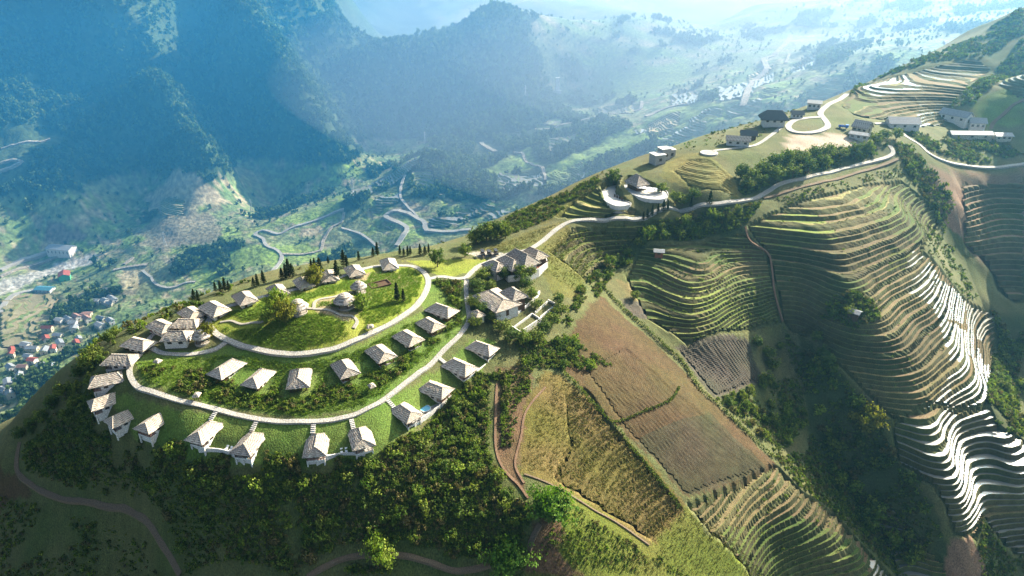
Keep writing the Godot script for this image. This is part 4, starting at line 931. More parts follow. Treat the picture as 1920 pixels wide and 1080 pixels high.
func far_terraces() -> void:
	for z in FAR_TERRACES:
		var pg := poly(z[1])
		var kinds := [[["tanfar", "brown", "green"][z[0]] if z[0] != 1 else "greyfar", PackedVector2Array(), Rect2()]]
		var big := Geometry2D.offset_polygon(pg, 40.0)[0]
		var lv := terrace_mesh(pg, 2.4 if z[0] == 1 else 1.6, 4.0, 0.3, true, [big] if z[0] == 1 else [], kinds)
		var root := Node3D.new()
		top(root, "valley_paddies")
		root.set_meta("kind", "structure")
		for k in lv:
			var p: Node3D = root
			if lv[k][0].v.size():
				p = part(lv[k][0], "terrace_step", M.tread, root)
			if lv[k][1].v.size():
				part(lv[k][1], "paddy_water", M.water, p)

# ------------------------------------------------------------------ roads
func spline(p: PackedVector2Array, d: float) -> PackedVector2Array:
	var cv := Curve2D.new()
	cv.bake_interval = d
	for i in p.size():
		var a := p[maxi(i - 1, 0)]
		var b := p[mini(i + 1, p.size() - 1)]
		var t := (b - a) / 6.0
		cv.add_point(p[i], -t, t)
	return cv.get_baked_points()

func ribbon(pts: PackedVector2Array, width: float, lift: float, skirt: float, far: bool, wob := 0.0) -> MB:
	var b := MB.new()
	var rows := []
	for i in pts.size():
		var t := (pts[mini(i + 1, pts.size() - 1)] - pts[maxi(i - 1, 0)]).normalized()
		var nrm := Vector2(-t.y, t.x)
		var hw := width * 0.5 * (1.0 + wob * n2.get_noise_2d(pts[i].x * 1.3, pts[i].y * 1.3))
		var row := []
		var hi := -1e9
		for s in [-1.0, 0.0, 1.0]:
			var q: Vector2 = pts[i] + nrm * hw * s
			hi = maxf(hi, hf(q.x, q.y) if far else hn(q.x, q.y))
		for s in [-1.0, 1.0]:
			var q: Vector2 = pts[i] + nrm * hw * s
			var hq := hf(q.x, q.y) if far else hn(q.x, q.y)
			row.append(Vector3(q.x, lerpf(hq, hi, 0.7) + lift, q.y))
		rows.append(row)
	for i in rows.size() - 1:
		var a: Vector3 = rows[i][0]
		var c: Vector3 = rows[i][1]
		var d: Vector3 = rows[i + 1][1]
		var e: Vector3 = rows[i + 1][0]
		var dn := Vector3(0, -skirt, 0)
		b.quad(a, e, d, c)
		b.quad(a, a + dn, e + dn, e)
		b.quad(c, d, d + dn, c + dn)
	return b

func roads() -> void:
	var lift := 0.14
	for r in NEAR_ROADS:
		var p := spline(poly(r[3]), 1.6)
		road_p.append([p, r[1]])
		lift += 0.006
		struct(ribbon(p, r[1] * (0.72 if r[2] == "concrete" else 0.8), lift, 0.9, false, 0.25 if r[2] in ["dirt", "earth"] else 0.05), r[0], M[r[2]])
	for r in FAR_ROADS:
		var p := spline(poly(r[3]), 10.0)
		struct(ribbon(p, r[1] * 0.8, 1.6, 6.0, true, 0.3), r[0], M["far" + r[2]])

# ------------------------------------------------------------------ thatch
func roof_face(b: MB, e0: Vector3, e1: Vector3, r0: Vector3, r1: Vector3, nu: int, nv: int, rg: RandomNumberGenerator) -> void:
	var g := []
	var len := (e1 - e0).length()
	var run := ((r0 + r1) * 0.5 - (e0 + e1) * 0.5).length()
	var out := ((e0 + e1) - (r0 + r1)) * 0.5
	out.y = 0.0
	out = out.normalized()
	for j in nv + 1:
		var t := float(j) / nv
		var row := []
		for i in nu + 1:
			var s := float(i) / nu
			var p := e0.lerp(e1, s).lerp(r0.lerp(r1, s), t)
			var edge := 0.0 if i == 0 or i == nu else 1.0
			p.y += 0.20 * sin(PI * t) + edge * rg.randf_range(-0.05, 0.05)
			if j == 0:
				p += out * rg.randf_range(-0.02, 0.12) * edge + Vector3(0, rg.randf_range(-0.07, 0.02) * edge, 0)
			row.append(p)
		g.append(row)
	for j in nv:
		for i in nu:
			var f := rg.randf_range(0.9, 1.05)
			b.quad(g[j][i], g[j + 1][i], g[j + 1][i + 1], g[j][i + 1], Color(f, f * rg.randf_range(0.96, 1.0), f * rg.randf_range(0.9, 1.0)), Rect2(float(i) / nu * len * 0.35, float(j) / nv * run * 0.1, len * 0.35 / nu, run * 0.1 / nv))
	for i in nu:
		var a: Vector3 = g[0][i]
		var c: Vector3 = g[0][i + 1]
		var d0 := Vector3(0, -0.28 - rg.randf() * 0.12, 0) - out * 0.16
		b.quad(a, c, c + d0, a + d0, Color(0.95, 0.95, 0.95), Rect2(i * 0.2, 0, 0.2, 0.1))

func hip_roof(hw: float, hl: float, rh: float, ey: float, ry: float, sd: int, nu := 12, nv := 5) -> MB:
	var rg := RandomNumberGenerator.new()
	rg.seed = sd
	var b := MB.new()
	var a := Vector3(-hw, ey, -hl)
	var c := Vector3(hw, ey, -hl)
	var d := Vector3(hw, ey, hl)
	var e := Vector3(-hw, ey, hl)
	var r0 := Vector3(0, ry, -rh)
	var r1 := Vector3(0, ry, rh)
	roof_face(b, c, d, r0, r1, nu, nv, rg)
	roof_face(b, e, a, r1, r0, nu, nv, rg)
	roof_face(b, d, e, r1, r1, maxi(6, int(nu * hw / hl)), nv, rg)
	roof_face(b, a, c, r0, r0, maxi(6, int(nu * hw / hl)), nv, rg)
	var dn := Vector3(0, -0.26, 0)
	b.quad(a * Vector3(0.93, 1, 0.93) + dn, c * Vector3(0.93, 1, 0.93) + dn, d * Vector3(0.93, 1, 0.93) + dn, e * Vector3(0.93, 1, 0.93) + dn, Color(0.95, 0.95, 0.95))
	return b

func ridge_cap(rh: float, ry: float, hw: float, hl: float, ey: float, w: float) -> MB:
	var b := MB.new()
	b.bar(Vector3(0, ry + 0.02, -rh - 0.15), Vector3(0, ry + 0.02, rh + 0.15), w, w, 7)
	for s in [-1.0, 1.0]:
		for q in [-1.0, 1.0]:
			var r := Vector3(0, ry, rh * s)
			var e := Vector3(hw * q, ey, hl * s)
			var prev := r
			for k in range(1, 5):
				var t := k / 4.0
				var p := r.lerp(e, t) + Vector3(0, 0.20 * sin(PI * t) + 0.02, 0)
				b.bar(prev, p, w * 0.8, w * 0.8, 5)
				prev = p
	return b

func window_at(at: Vector3, face: Vector3, w: float, h: float, parent: Node) -> void:
	var side := face.cross(Vector3.UP)
	var t := Transform3D(Basis(side, Vector3.UP, face), at)
	var f := MB.new()
	for s in [-1.0, 1.0]:
		f.box(Vector3(s * w * 0.5, 0, 0.03), Vector3(0.09, h + 0.09, 0.1), t)
		f.box(Vector3(0, s * h * 0.5, 0.03), Vector3(w - 0.09, 0.09, 0.1), t)
	f.box(Vector3(0, 0, 0.028), Vector3(0.05, h - 0.09, 0.07), t)
	var o := part(f, "window", M.wood, parent)
	var g := MB.new()
	g.quad(t * Vector3(-w / 2, -h / 2, 0.015), t * Vector3(-w / 2, h / 2, 0.015), t * Vector3(w / 2, h / 2, 0.015), t * Vector3(w / 2, -h / 2, 0.015))
	part(g, "pane", M.glass, o)

func door_at(at: Vector3, face: Vector3, w: float, h: float, parent: Node, m: Material) -> void:
	var side := face.cross(Vector3.UP)
	var t := Transform3D(Basis(side, Vector3.UP, face), at)
	var f := MB.new()
	f.box(Vector3(0, h / 2, 0.03), Vector3(w, h, 0.06), t)
	var o := part(f, "door", m, parent)
	var k := MB.new()
	k.box(Vector3(w * 0.36, h * 0.5, 0.09), Vector3(0.06, 0.25, 0.06), t)
	part(k, "handle", M.metal, o)

func bungalow(sd: int) -> Node3D:
	var r := Node3D.new()
	var rg := RandomNumberGenerator.new()
	rg.seed = sd
	var b := MB.new()
	# white body on a foundation that reaches into the slope
	b.box(Vector3(0, 0.2, -3.95), Vector3(5.6, 5.8, 0.25))
	b.box(Vector3(-2.68, 0.2, -0.85), Vector3(0.25, 5.8, 5.95))
	b.box(Vector3(2.68, 0.2, -0.85), Vector3(0.25, 5.8, 5.95))
	b.box(Vector3(0, -1.45, 2.0), Vector3(5.1, 2.5, 0.25))
	b.box(Vector3(-1.85, 1.45, 2.0), Vector3(1.4, 3.3, 0.25))
	b.box(Vector3(1.85, 1.45, 2.0), Vector3(1.4, 3.3, 0.25))
	b.box(Vector3(0, 2.75, 2.0), Vector3(2.3, 0.7, 0.25))
	part(b, "wall", M.white, r)
	b = MB.new()
	b.box(Vector3(0, -0.1, -0.9), Vector3(5.05, 0.2, 5.6))
	part(b, "floor", M.stone, r)
	b = MB.new()
	b.box(Vector3(0, 0.0, 3.28), Vector3(5.7, 0.22, 2.28))
	b.box(Vector3(0, -0.35, 4.3), Vector3(5.0, 0.45, 0.22))
	part(b, "balcony", M.white, r)
	b = MB.new()
	b.box(Vector3(0, -1.75, 3.0), Vector3(5.3, 3.2, 1.75))
	part(b, "base_wall", M.white, r)
	for x in [-2.6, 2.6]:
		b = MB.new()
		b.box(Vector3(x, -2.2, 4.3), Vector3(0.42, 4.15, 0.42))
		part(b, "post", M.white, r)
		b = MB.new()
		b.box(Vector3(x, 1.5, 4.32), Vector3(0.2, 2.75, 0.2))
		part(b, "roof_post", M.wood, r)
	var wd: Material = M.redwood if sd % 2 else M.wood
	b = MB.new()
	b.box(Vector3(0, 1.0, 4.32), Vector3(5.0, 0.1, 0.1))
	b.box(Vector3(0, 0.25, 4.32), Vector3(5.0, 0.08, 0.08))
	for k in 18:
		b.box(Vector3(-2.3 + k * 0.27, 0.62, 4.32), Vector3(0.06, 0.66, 0.06))
	for x in [-2.65, 2.65]:
		b.box(Vector3(x, 1.0, 3.2), Vector3(0.1, 0.1, 2.1))
		b.box(Vector3(x, 0.25, 3.2), Vector3(0.08, 0.08, 2.1))
		for k in 8:
			b.box(Vector3(x, 0.62, 2.35 + k * 0.24), Vector3(0.06, 0.66, 0.06))
	part(b, "railing", wd, r)
	door_at(Vector3(0, 0.05, 2.0), Vector3(0, 0, 1), 2.2, 2.3, r, M.glass)
	door_at(Vector3(1.2, 0.05, -4.08), Vector3(0, 0, -1), 1.0, 2.1, r, M.wood)
	for x in [-2.81, 2.81]:
		window_at(Vector3(x, 1.5, 0.6), Vector3(signf(x), 0, 0), 1.2, 1.1, r)
		window_at(Vector3(x, 1.5, -2.4), Vector3(signf(x), 0, 0), 0.8, 1.1, r)
	var rf := part(hip_roof(3.75, 5.25 + 0.25 * (sd % 3), 2.7 + 0.15 * (sd % 4), 2.75, 5.0 + 0.14 * (sd % 3), sd, 16, 6), "roof", M["thatch%d" % (sd % 3)], r)
	part(ridge_cap(2.7 + 0.15 * (sd % 4), 5.0 + 0.14 * (sd % 3), 3.75, 5.25 + 0.25 * (sd % 3), 2.75, 0.14), "ridge_cap", M["thatch%d" % ((sd + 2) % 3)], rf)
	return r

func box_house(r: Node3D, hw: float, hl: float, wh: float, rh: float, ridge: float, over: float, wall: Material, roof: Material, sd: int, nwin := 3, dig := 2.0) -> void:
	var b := MB.new()
	b.box(Vector3(0, (wh - dig) / 2, 0), Vector3(hw * 2, wh + dig, hl * 2))
	part(b, "wall", wall, r)
	for x in [-1.0, 1.0]:
		for k in nwin:
			window_at(Vector3(x * (hw + 0.01), wh * 0.55, -hl + hl * 2 * (k + 0.5) / nwin), Vector3(x, 0, 0), minf(1.3, hl / nwin), wh * 0.35, r)
	door_at(Vector3(0, 0, hl + 0.01), Vector3(0, 0, 1), 1.2, minf(2.2, wh * 0.8), r, M.wood)
	var rf := part(hip_roof(hw + over, hl + over, ridge, wh, wh + rh, sd, 10, 4), "roof", roof, r)
	part(ridge_cap(ridge, wh + rh, hw + over, hl + over, wh, 0.16), "ridge_cap", roof, rf)

func place(r: Node3D, base: String, x: float, z: float, yaw: float, label: String, cat: String, group := "", dy := 0.0, far := false) -> Node3D:
	top(r, base)
	r.position = Vector3(x, (hf(x, z) if far else hn(x, z)) + dy, z)
	r.rotation.y = yaw
	tag(r, label, cat, group)
	return r

func gable_house(r: Node3D, hw: float, hl: float, wh: float, rh: float, over: float, wall: Material, roof: Material, nwin: int, dig := 3.0) -> void:
	var b := MB.new()
	b.box(Vector3(0, (wh - dig) / 2, 0), Vector3(hw * 2, wh + dig, hl * 2))
	for s in [-1.0, 1.0]:
		b.tri(Vector3(-hw, wh, hl * s), Vector3(0, wh + rh * hw / (hw + over), hl * s), Vector3(hw, wh, hl * s))
	part(b, "wall", wall, r)
	b = MB.new()
	for s in [-1.0, 1.0]:
		var e := Vector3((hw + over) * s, wh - 0.05, 0)
		var t := Vector3(0, wh + rh, 0)
		var z0 := Vector3(0, 0, -hl - over)
		var z1 := Vector3(0, 0, hl + over)
		var n := 8
		for k in n:
			var a := z0.lerp(z1, float(k) / n)
			var c := z0.lerp(z1, float(k + 1) / n)
			b.quad(e + a, t + a, t + c, e + c)
		b.quad(e + z0, e + z1, e + z1 + Vector3(0, -0.2, 0), e + z0 + Vector3(0, -0.2, 0))
		for q in [z0, z1]:
			b.quad(e + q, t + q, t + q + Vector3(0, -0.22, 0), e + q + Vector3(0, -0.22, 0))
	part(b, "roof", roof, r)
	for x in [-1.0, 1.0]:
		for k in nwin:
			window_at(Vector3(x * (hw + 0.01), wh * 0.55, -hl + hl * 2 * (k + 0.5) / nwin), Vector3(x, 0, 0), minf(1.3, hl / nwin), wh * 0.36, r)
	if nwin > 0:
		door_at(Vector3(0, 0, hl + 0.01), Vector3(0, 0, 1), 1.3, minf(2.2, wh * 0.8), r, M.wood)

func slab(pg: PackedVector2Array, y: float, dn: float, rim: float) -> Array:
	var t := MB.new()
	var ix := Geometry2D.triangulate_polygon(pg)
	for k in range(0, ix.size(), 3):
		t.tri(Vector3(pg[ix[k]].x, y, pg[ix[k]].y), Vector3(pg[ix[k + 1]].x, y, pg[ix[k + 1]].y), Vector3(pg[ix[k + 2]].x, y, pg[ix[k + 2]].y))
	var s := MB.new()
	for i in pg.size():
		var a := pg[i]
		var b := pg[(i + 1) % pg.size()]
		s.quad(Vector3(a.x, y + rim, a.y), Vector3(b.x, y + rim, b.y), Vector3(b.x, y - dn, b.y), Vector3(a.x, y - dn, a.y))
		if rim > 0.0:
			var d := (b - a).normalized()
			var nn := Vector2(-d.y, d.x) * 0.22
			var m := (a + b) / 2
			if not Geometry2D.is_point_in_polygon(m + nn, pg):
				nn = -nn
			s.quad(Vector3(a.x, y + rim, a.y), Vector3(b.x, y + rim, b.y), Vector3(b.x + nn.x, y + rim, b.y + nn.y), Vector3(a.x + nn.x, y + rim, a.y + nn.y))
			s.quad(Vector3(a.x + nn.x, y + rim, a.y + nn.y), Vector3(b.x + nn.x, y + rim, b.y + nn.y), Vector3(b.x + nn.x, y, b.y + nn.y), Vector3(a.x + nn.x, y, a.y + nn.y))
	return [t, s]

func wall_line(pts: Array, top_y: Array, dn: float, th: float) -> MB:
	var b := MB.new()
	for i in pts.size() - 1:
		var a: Vector2 = pts[i]
		var c: Vector2 = pts[i + 1]
		var d := (c - a).normalized()
		var n := Vector2(-d.y, d.x) * th * 0.5
		var p := []
		for q in [[a - n, top_y[i]], [c - n, top_y[i + 1]], [c + n, top_y[i + 1]], [a + n, top_y[i]]]:
			p.append(Vector3(q[0].x, q[1], q[0].y))
		var dv := Vector3(0, -dn, 0)
		b.quad(p[0], p[1], p[2], p[3])
		b.quad(p[0], p[1], p[1] + dv, p[0] + dv)
		b.quad(p[3], p[2], p[2] + dv, p[3] + dv)
		b.quad(p[0], p[3], p[3] + dv, p[0] + dv)
		b.quad(p[1], p[2], p[2] + dv, p[1] + dv)
	return b

func steps_path(a: Vector2, b: Vector2, w: float, called: String, label: String) -> void:
	var r := Node3D.new()
	top(r, called)
	tag(r, label, "steps", "garden steps down to the bungalows")
	var n := maxi(3, int((b - a).length() / 0.55))
	var d := (b - a).normalized()
	var yaw := atan2(d.x, d.y)
	for k in n:
		var q := a.lerp(b, (k + 0.5) / n)
		var s := MB.new()
		s.box(Vector3.ZERO, Vector3(w, 0.36, 0.46), Transform3D(Basis(Vector3.UP, yaw), Vector3(q.x, hn(q.x, q.y) + 0.12, q.y)))
		part(s, "step", M.plaza, r)

func lounger(at: Vector3, yaw: float, label: String) -> void:
	var r := Node3D.new()
	top(r, "sun_lounger")
	r.position = at
	r.rotation.y = yaw
	tag(r, label, "sun lounger", "sun loungers on the villa terraces")
	var b := MB.new()
	b.box(Vector3(0, 0.32, 0.2), Vector3(0.7, 0.12, 1.3))
	part(b, "seat", M.cloth, r)
	b = MB.new()
	b.box(Vector3(0, 0.0, 0.0), Vector3(0.7, 0.12, 0.75), Transform3D(Basis(Vector3.RIGHT, 0.7), Vector3(0, 0.6, -0.74)))
	part(b, "backrest", M.cloth, r)
	for s in [[-0.3, 0.75], [0.3, 0.75], [-0.3, -0.4], [0.3, -0.4]]:
		b = MB.new()
		b.box(Vector3(s[0], 0.13, s[1]), Vector3(0.07, 0.26, 0.07))
		part(b, "leg", M.wood, r)

func gazebo(x: float, z: float, rad: float, label: String, tiers := 2) -> void:
	var r := Node3D.new()
	place(r, "gazebo", x, z, 0.0, label, "gazebo", "", 0.0)
	for k in 6:
		var a := TAU * k / 6.0
		var b := MB.new()
		b.bar(Vector3(cos(a), 0, sin(a)) * rad * 0.72 + Vector3(0, -0.8, 0), Vector3(cos(a), 0, sin(a)) * rad * 0.72 + Vector3(0, 2.7, 0), 0.12, 0.12)
		part(b, "post", M.wood, r)
	var f := MB.new()
	f.bar(Vector3(0, -1.2, 0), Vector3(0, 0.25, 0), rad * 0.82, rad * 0.82, 18)
	part(f, "floor", M.stone, r)
	var rg := RandomNumberGenerator.new()
	rg.seed = int(x * 7)
	var prof := [[rad, 2.3], [rad * 0.75, 3.2], [rad * 0.5, 3.95], [rad * 0.42, 4.1]]
	if tiers == 1:
		prof = [[rad, 2.3], [rad * 0.7, 3.3], [rad * 0.35, 4.2], [0.05, 4.6]]
	var rb := MB.new()
	cone_roof(rb, prof, rg)
	var rf := part(rb, "roof", M.thatch1, r)
	if tiers == 2:
		var t2 := MB.new()
		cone_roof(t2, [[rad * 0.56, 4.15], [rad * 0.38, 4.6], [rad * 0.18, 4.95], [0.03, 5.1]], rg)
		part(t2, "top_roof", M.thatch2, rf)

func cone_roof(b: MB, prof: Array, rg: RandomNumberGenerator) -> void:
	var n := 22
	for j in prof.size() - 1:
		for k in n:
			var a0 := TAU * k / n
			var a1 := TAU * (k + 1) / n
			var p0: float = prof[j][0]
			var p1: float = prof[j + 1][0]
			var f := rg.randf_range(0.8, 1.08)
			b.quad(Vector3(cos(a0) * p0, prof[j][1], sin(a0) * p0), Vector3(cos(a0) * p1, prof[j + 1][1], sin(a0) * p1), Vector3(cos(a1) * p1, prof[j + 1][1], sin(a1) * p1), Vector3(cos(a1) * p0, prof[j][1], sin(a1) * p0), Color(f, f, f), Rect2(k * 0.25, j * 0.1, 0.25, 0.1))
			if j == 0:
				b.quad(Vector3(cos(a0) * p0, prof[0][1], sin(a0) * p0), Vector3(cos(a1) * p0, prof[0][1], sin(a1) * p0), Vector3(cos(a1) * p0 * 0.96, prof[0][1] - 0.3 - rg.randf() * 0.08, sin(a1) * p0 * 0.96), Vector3(cos(a0) * p0 * 0.96, prof[0][1] - 0.3, sin(a0) * p0 * 0.96), Color(0.95, 0.95, 0.95), Rect2(k * 0.25, 0, 0.25, 0.1))

func parasol(at: Vector3, label: String) -> void:
	var r := Node3D.new()
	top(r, "parasol")
	r.position = at
	tag(r, label, "parasol", "white parasols on the viewing deck")
	var b := MB.new()
	b.bar(Vector3.ZERO, Vector3(0, 2.6, 0), 0.05, 0.05)
	part(b, "pole", M.wood, r)
	b = MB.new()
	b.bar(Vector3(0, 0, 0), Vector3(0, 0.12, 0), 0.4, 0.4, 12)
	part(b, "base", M.stone, r)
	b = MB.new()
	for k in 8:
		var a0 := TAU * k / 8
		var a1 := TAU * (k + 1) / 8
		b.tri(Vector3(0, 2.75, 0), Vector3(cos(a0) * 1.6, 2.2, sin(a0) * 1.6), Vector3(cos(a1) * 1.6, 2.2, sin(a1) * 1.6))
		b.quad(Vector3(cos(a0) * 1.6, 2.2, sin(a0) * 1.6), Vector3(cos(a1) * 1.6, 2.2, sin(a1) * 1.6), Vector3(cos(a1) * 1.6, 2.02, sin(a1) * 1.6), Vector3(cos(a0) * 1.6, 2.02, sin(a0) * 1.6))
	part(b, "canopy", M.cloth, r)

func cart(x: float, z: float, yaw: float, label: String) -> void:
	var r := Node3D.new()
	place(r, "electric_cart", x, z, yaw, label, "cart", "dark carts parked behind the restaurant", 0.16)
	var b := MB.new()
	b.box(Vector3(0, 0.55, 0.1), Vector3(1.3, 0.45, 3.0))
	b.box(Vector3(0, 0.9, 1.25), Vector3(1.25, 0.4, 0.6))
	part(b, "body", M.paint, r)
	for k in 2:
		b = MB.new()
		b.box(Vector3(0, 0.95, 0.25 - k * 1.0), Vector3(1.15, 0.25, 0.5))
		b.box(Vector3(0, 1.3, 0.0 - k * 1.0), Vector3(1.15, 0.6, 0.14))
		part(b, "seat", M.wood, r)
	b = MB.new()
	b.box(Vector3(0, 2.0, -0.1), Vector3(1.35, 0.1, 2.9))
	part(b, "roof", M.paint, r)
	for s in [[-0.6, 1.2], [0.6, 1.2], [-0.6, -1.4], [0.6, -1.4]]:
		b = MB.new()
		b.bar(Vector3(s[0], 0.7, s[1]), Vector3(s[0], 1.98, s[1]), 0.03, 0.03)
		part(b, "pillar", M.black, r)
		b = MB.new()
		var q: float = signf(s[0])
		b.bar(Vector3(q * 0.5, 0.28, s[1] * 0.8), Vector3(q * 0.7, 0.28, s[1] * 0.8), 0.28, 0.28, 12)
		part(b, "wheel", M.black, r)

func pylon(x: float, z: float, h: float, label: String) -> void:
	var r := Node3D.new()
	place(r, "power_pylon", x, z, 0.5, label, "pylon", "lattice pylons across the valley", 0.0, true)
	var b := MB.new()
	var lv := [[0.0, 3.0], [0.3, 1.9], [0.55, 1.1], [0.75, 0.7], [1.0, 0.3]]
	for i in lv.size() - 1:
		var a := []
		var c := []
		for k in 4:
			var an := TAU * (k + 0.5) / 4
			a.append(Vector3(cos(an) * lv[i][1], lv[i][0] * h - (3.0 if i == 0 else 0.0), sin(an) * lv[i][1]))
			c.append(Vector3(cos(an) * lv[i + 1][1], lv[i + 1][0] * h, sin(an) * lv[i + 1][1]))
		for k in 4:
			b.bar(a[k], c[k], 0.22, 0.22, 4)
			b.bar(a[k], c[(k + 1) % 4], 0.12, 0.12, 4)
			b.bar(c[k], c[(k + 1) % 4], 0.12, 0.12, 4)
	part(b, "lattice", M.metal, r)
	for k in 3:
		b = MB.new()
		var y := h * (0.72 + 0.12 * k)
		b.bar(Vector3(-4.2 + k, y, 0), Vector3(4.2 - k, y, 0), 0.2, 0.2, 4)
		b.bar(Vector3(-4.2 + k, y, 0), Vector3(0, y + 1.2, 0), 0.12, 0.12, 4)
		b.bar(Vector3(4.2 - k, y, 0), Vector3(0, y + 1.2, 0), 0.12, 0.12, 4)
		part(b, "cross_arm", M.metal, r)

# ------------------------------------------------------------------ buildings
func buildings() -> void:
	var proto := []
	for k in 7:
		proto.append(bungalow(3 + k))
	var at := []
	for i in BUNGALOWS.size():
		var q: Array = BUNGALOWS[i]
		var r: Node3D = proto[(i * 3) % 7].duplicate()
		place(r, "thatched_bungalow", q[0], q[1], q[2], q[3], "bungalow", "thatched bungalows round the hilltop", -0.35 if i in [0, 1, 2, 3, 26, 27, 28, 29, 30, 31] else -0.8)
		rng.seed = 900 + i
		r.scale = Vector3(0.90, 0.78, 0.90) * (0.93 if i >= 26 or i in [0, 2] else 1.0) * rng.randf_range(0.94, 1.05)
		r.rotation.y += rng.randf_range(-0.07, 0.07)
		at.append(r)
	for p in proto:
		p.free()
	# walled terraces between the paired villas
	var names := ["left", "middle", "pool", "uppermost"]
	for k in 4:
		var a: Node3D = at[18 + 2 * k]
		var b: Node3D = at[19 + 2 * k]
		var r := Node3D.new()
		top(r, "villa_terrace")
		var y := minf(a.position.y, b.position.y) - 0.15
		var fa := a.transform * Vector3(0, 0, 4.3)
		var fb := b.transform * Vector3(0, 0, 4.3)
		var ba := a.transform * Vector3(0, 0, -2.4)
		var bb := b.transform * Vector3(0, 0, -2.4)
		var out := (a.basis.z + b.basis.z).normalized()
		var pg := PackedVector2Array()
		var wl := []
		var wy := []
		for j in 9:
			var t := j / 8.0
			var p: Vector3 = fa.lerp(fb, t) - out * 1.3 * sin(PI * t) * (1.0 if k < 2 else -0.1)
			pg.append(Vector2(p.x, p.z))
			wl.append(Vector2(p.x, p.z))
			wy.append(y + 0.55)
		pg.append(Vector2(bb.x, bb.z))
		pg.append(Vector2(ba.x, ba.z))
		var s := slab(pg, y, 2.5, 0.0)
		part(s[0], "paving", M.plaza if k != 2 else M.stone, r)
		part(s[1], "edge", M.white, r)
		part(wall_line(wl, wy, 5.0, 0.3), "retaining_wall", M.white, r)
		tag(r, "%s white walled terrace joining two thatched villas below the outer path" % names[k], "terrace", "walled villa terraces")
		var mid := (fa + fb + ba + bb) / 4
		mid.y = y
		if k >= 2:
			var pr := Node3D.new()
			top(pr, "plunge_pool")
			pr.position = mid + out * 0.6
			tag(pr, "round pale blue plunge pool on the %s walled terrace" % names[k], "pool", "plunge pools")
			var pb := MB.new()
			pb.bar(Vector3(0, -0.4, 0), Vector3(0, 0.42, 0), 1.75, 1.75, 22)
			part(pb, "rim", M.white, pr)
			pb = MB.new()
			pb.bar(Vector3(0, -0.4, 0), Vector3(0, 0.46, 0), 1.5, 1.5, 22)
			part(pb, "water", M.pool, pr)
		else:
			var sd := (fb - fa).normalized()
			for j in 2:
				lounger(mid + sd * (j * 1.3 + 0.4) + out * 0.9 + Vector3(0, 0.0, 0), atan2(out.x, out.z), "%s white sun lounger on the %s walled terrace" % [["left", "right"][j], names[k]])
	# steps from the path to some villas
	for k in [18, 19, 20, 21, 22, 24]:
		var v: Node3D = at[k]
		var e := v.transform * Vector3(-1.6, 0, -4.4)
		var f := v.transform * Vector3(-1.6, 0, -8.2)
		steps_path(Vector2(f.x, f.z), Vector2(e.x, e.z), 1.3, "garden_steps", "pale steps from the outer path down to the %s" % ["left terrace's left villa", "left terrace's right villa", "middle terrace's left villa", "middle terrace's right villa", "pool terrace's lower villa", "", "uppermost pair's lower villa"][k - 18])
	# reception hall near the fork
	var h := Node3D.new()
	place(h, "reception_hall", -109.7, -192.0, 1.62, "long thatched hall with white walls beside the fork of the outer path", "hall", "", 0.4)
	box_house(h, 2.3, 3.5, 2.5, 2.0, 2.2, 0.9, M.white, M.thatch1, 31, 2)
	gazebo(-101.9, -192.2, 3.0, "round thatched gazebo between the reception hall and the inner ring path", 1)
	gazebo(-71.9, -201.7, 3.5, "round two-tiered thatched gazebo on the bright lawn beside the bamboo")
	gazebo(-54.9, -217.8, 3.0, "small thatched gazebo beside the sunken court on the hilltop", 1)
	gazebo(-57.4, -206.6, 3.9, "large round thatched gazebo on the sandy circle of the lawn")
	# sunken court
	var ct := Node3D.new()
	place(ct, "sunken_court", -48.8, -224.8, 0.55, "dark sunken court with wooden frame inside the inner ring path", "court", "", 0.3)
	for s in [[Vector3(0, 0, -2.1), Vector3(7.4, 0.5, 0.4)], [Vector3(0, 0, 2.1), Vector3(7.4, 0.5, 0.4)], [Vector3(-3.7, 0, 0), Vector3(0.4, 0.5, 3.8)], [Vector3(3.7, 0, 0), Vector3(0.4, 0.5, 3.8)]]:
		var mb := MB.new()
		mb.box(s[0], s[1])
		part(mb, "border", M.wood, ct)
	var fl := MB.new()
	fl.box(Vector3(0, -0.25, 0), Vector3(7.0, 0.3, 3.8))
	part(fl, "floor", M.wood, ct)
	# restaurant
	var y0 := 0.2
	var rs := Node3D.new()
	top(rs, "restaurant")
	tag(rs, "large restaurant of four joined thatched halls beside the hilltop road", "restaurant")
	var hall := [[-6.2, -238.8, 0.7, 3.6, 4.6, 4.6, 1.6], [-0.8, -240.2, 0.72, 3.9, 5.6, 5.6, 2.6], [3.6, -242.6, 0.72, 4.6, 6.6, 7.2, 3.6], [8.8, -247.0, 0.72, 4.0, 4.6, 6.4, 2.4]]
	for k in 4:
		var q: Array = hall[k]
		var t := Transform3D(Basis(Vector3.UP, q[2]), Vector3(q[0], y0, q[1]))
		var rb := part(hip_roof(q[3], q[4], q[6], 2.7 + 0.25 * k, q[5], 40 + k), "roof", M["thatch%d" % [1, 0, 1, 0][k]], rs)
		rb.transform = t
		part(ridge_cap(q[6], q[5], q[3], q[4], 2.7 + 0.25 * k, 0.2), "ridge_cap", M.thatch2, rb)
		var wb := MB.new()
		wb.box(Vector3(0, 0.3, 0), Vector3(q[3] * 1.5, 5.2, q[4] * 1.55), t)
		part(wb, "wall", M.wood if k % 2 else M.white, rs)
		for c in [[-1, -1], [1, -1], [1, 1], [-1, 1]]:
			var pb := MB.new()
			pb.bar(t * Vector3(q[3] * 0.88 * c[0], -2.0, q[4] * 0.88 * c[1]), t * Vector3(q[3] * 0.88 * c[0], 2.7, q[4] * 0.88 * c[1]), 0.16, 0.16)
			part(pb, "post", M.wood, rs)
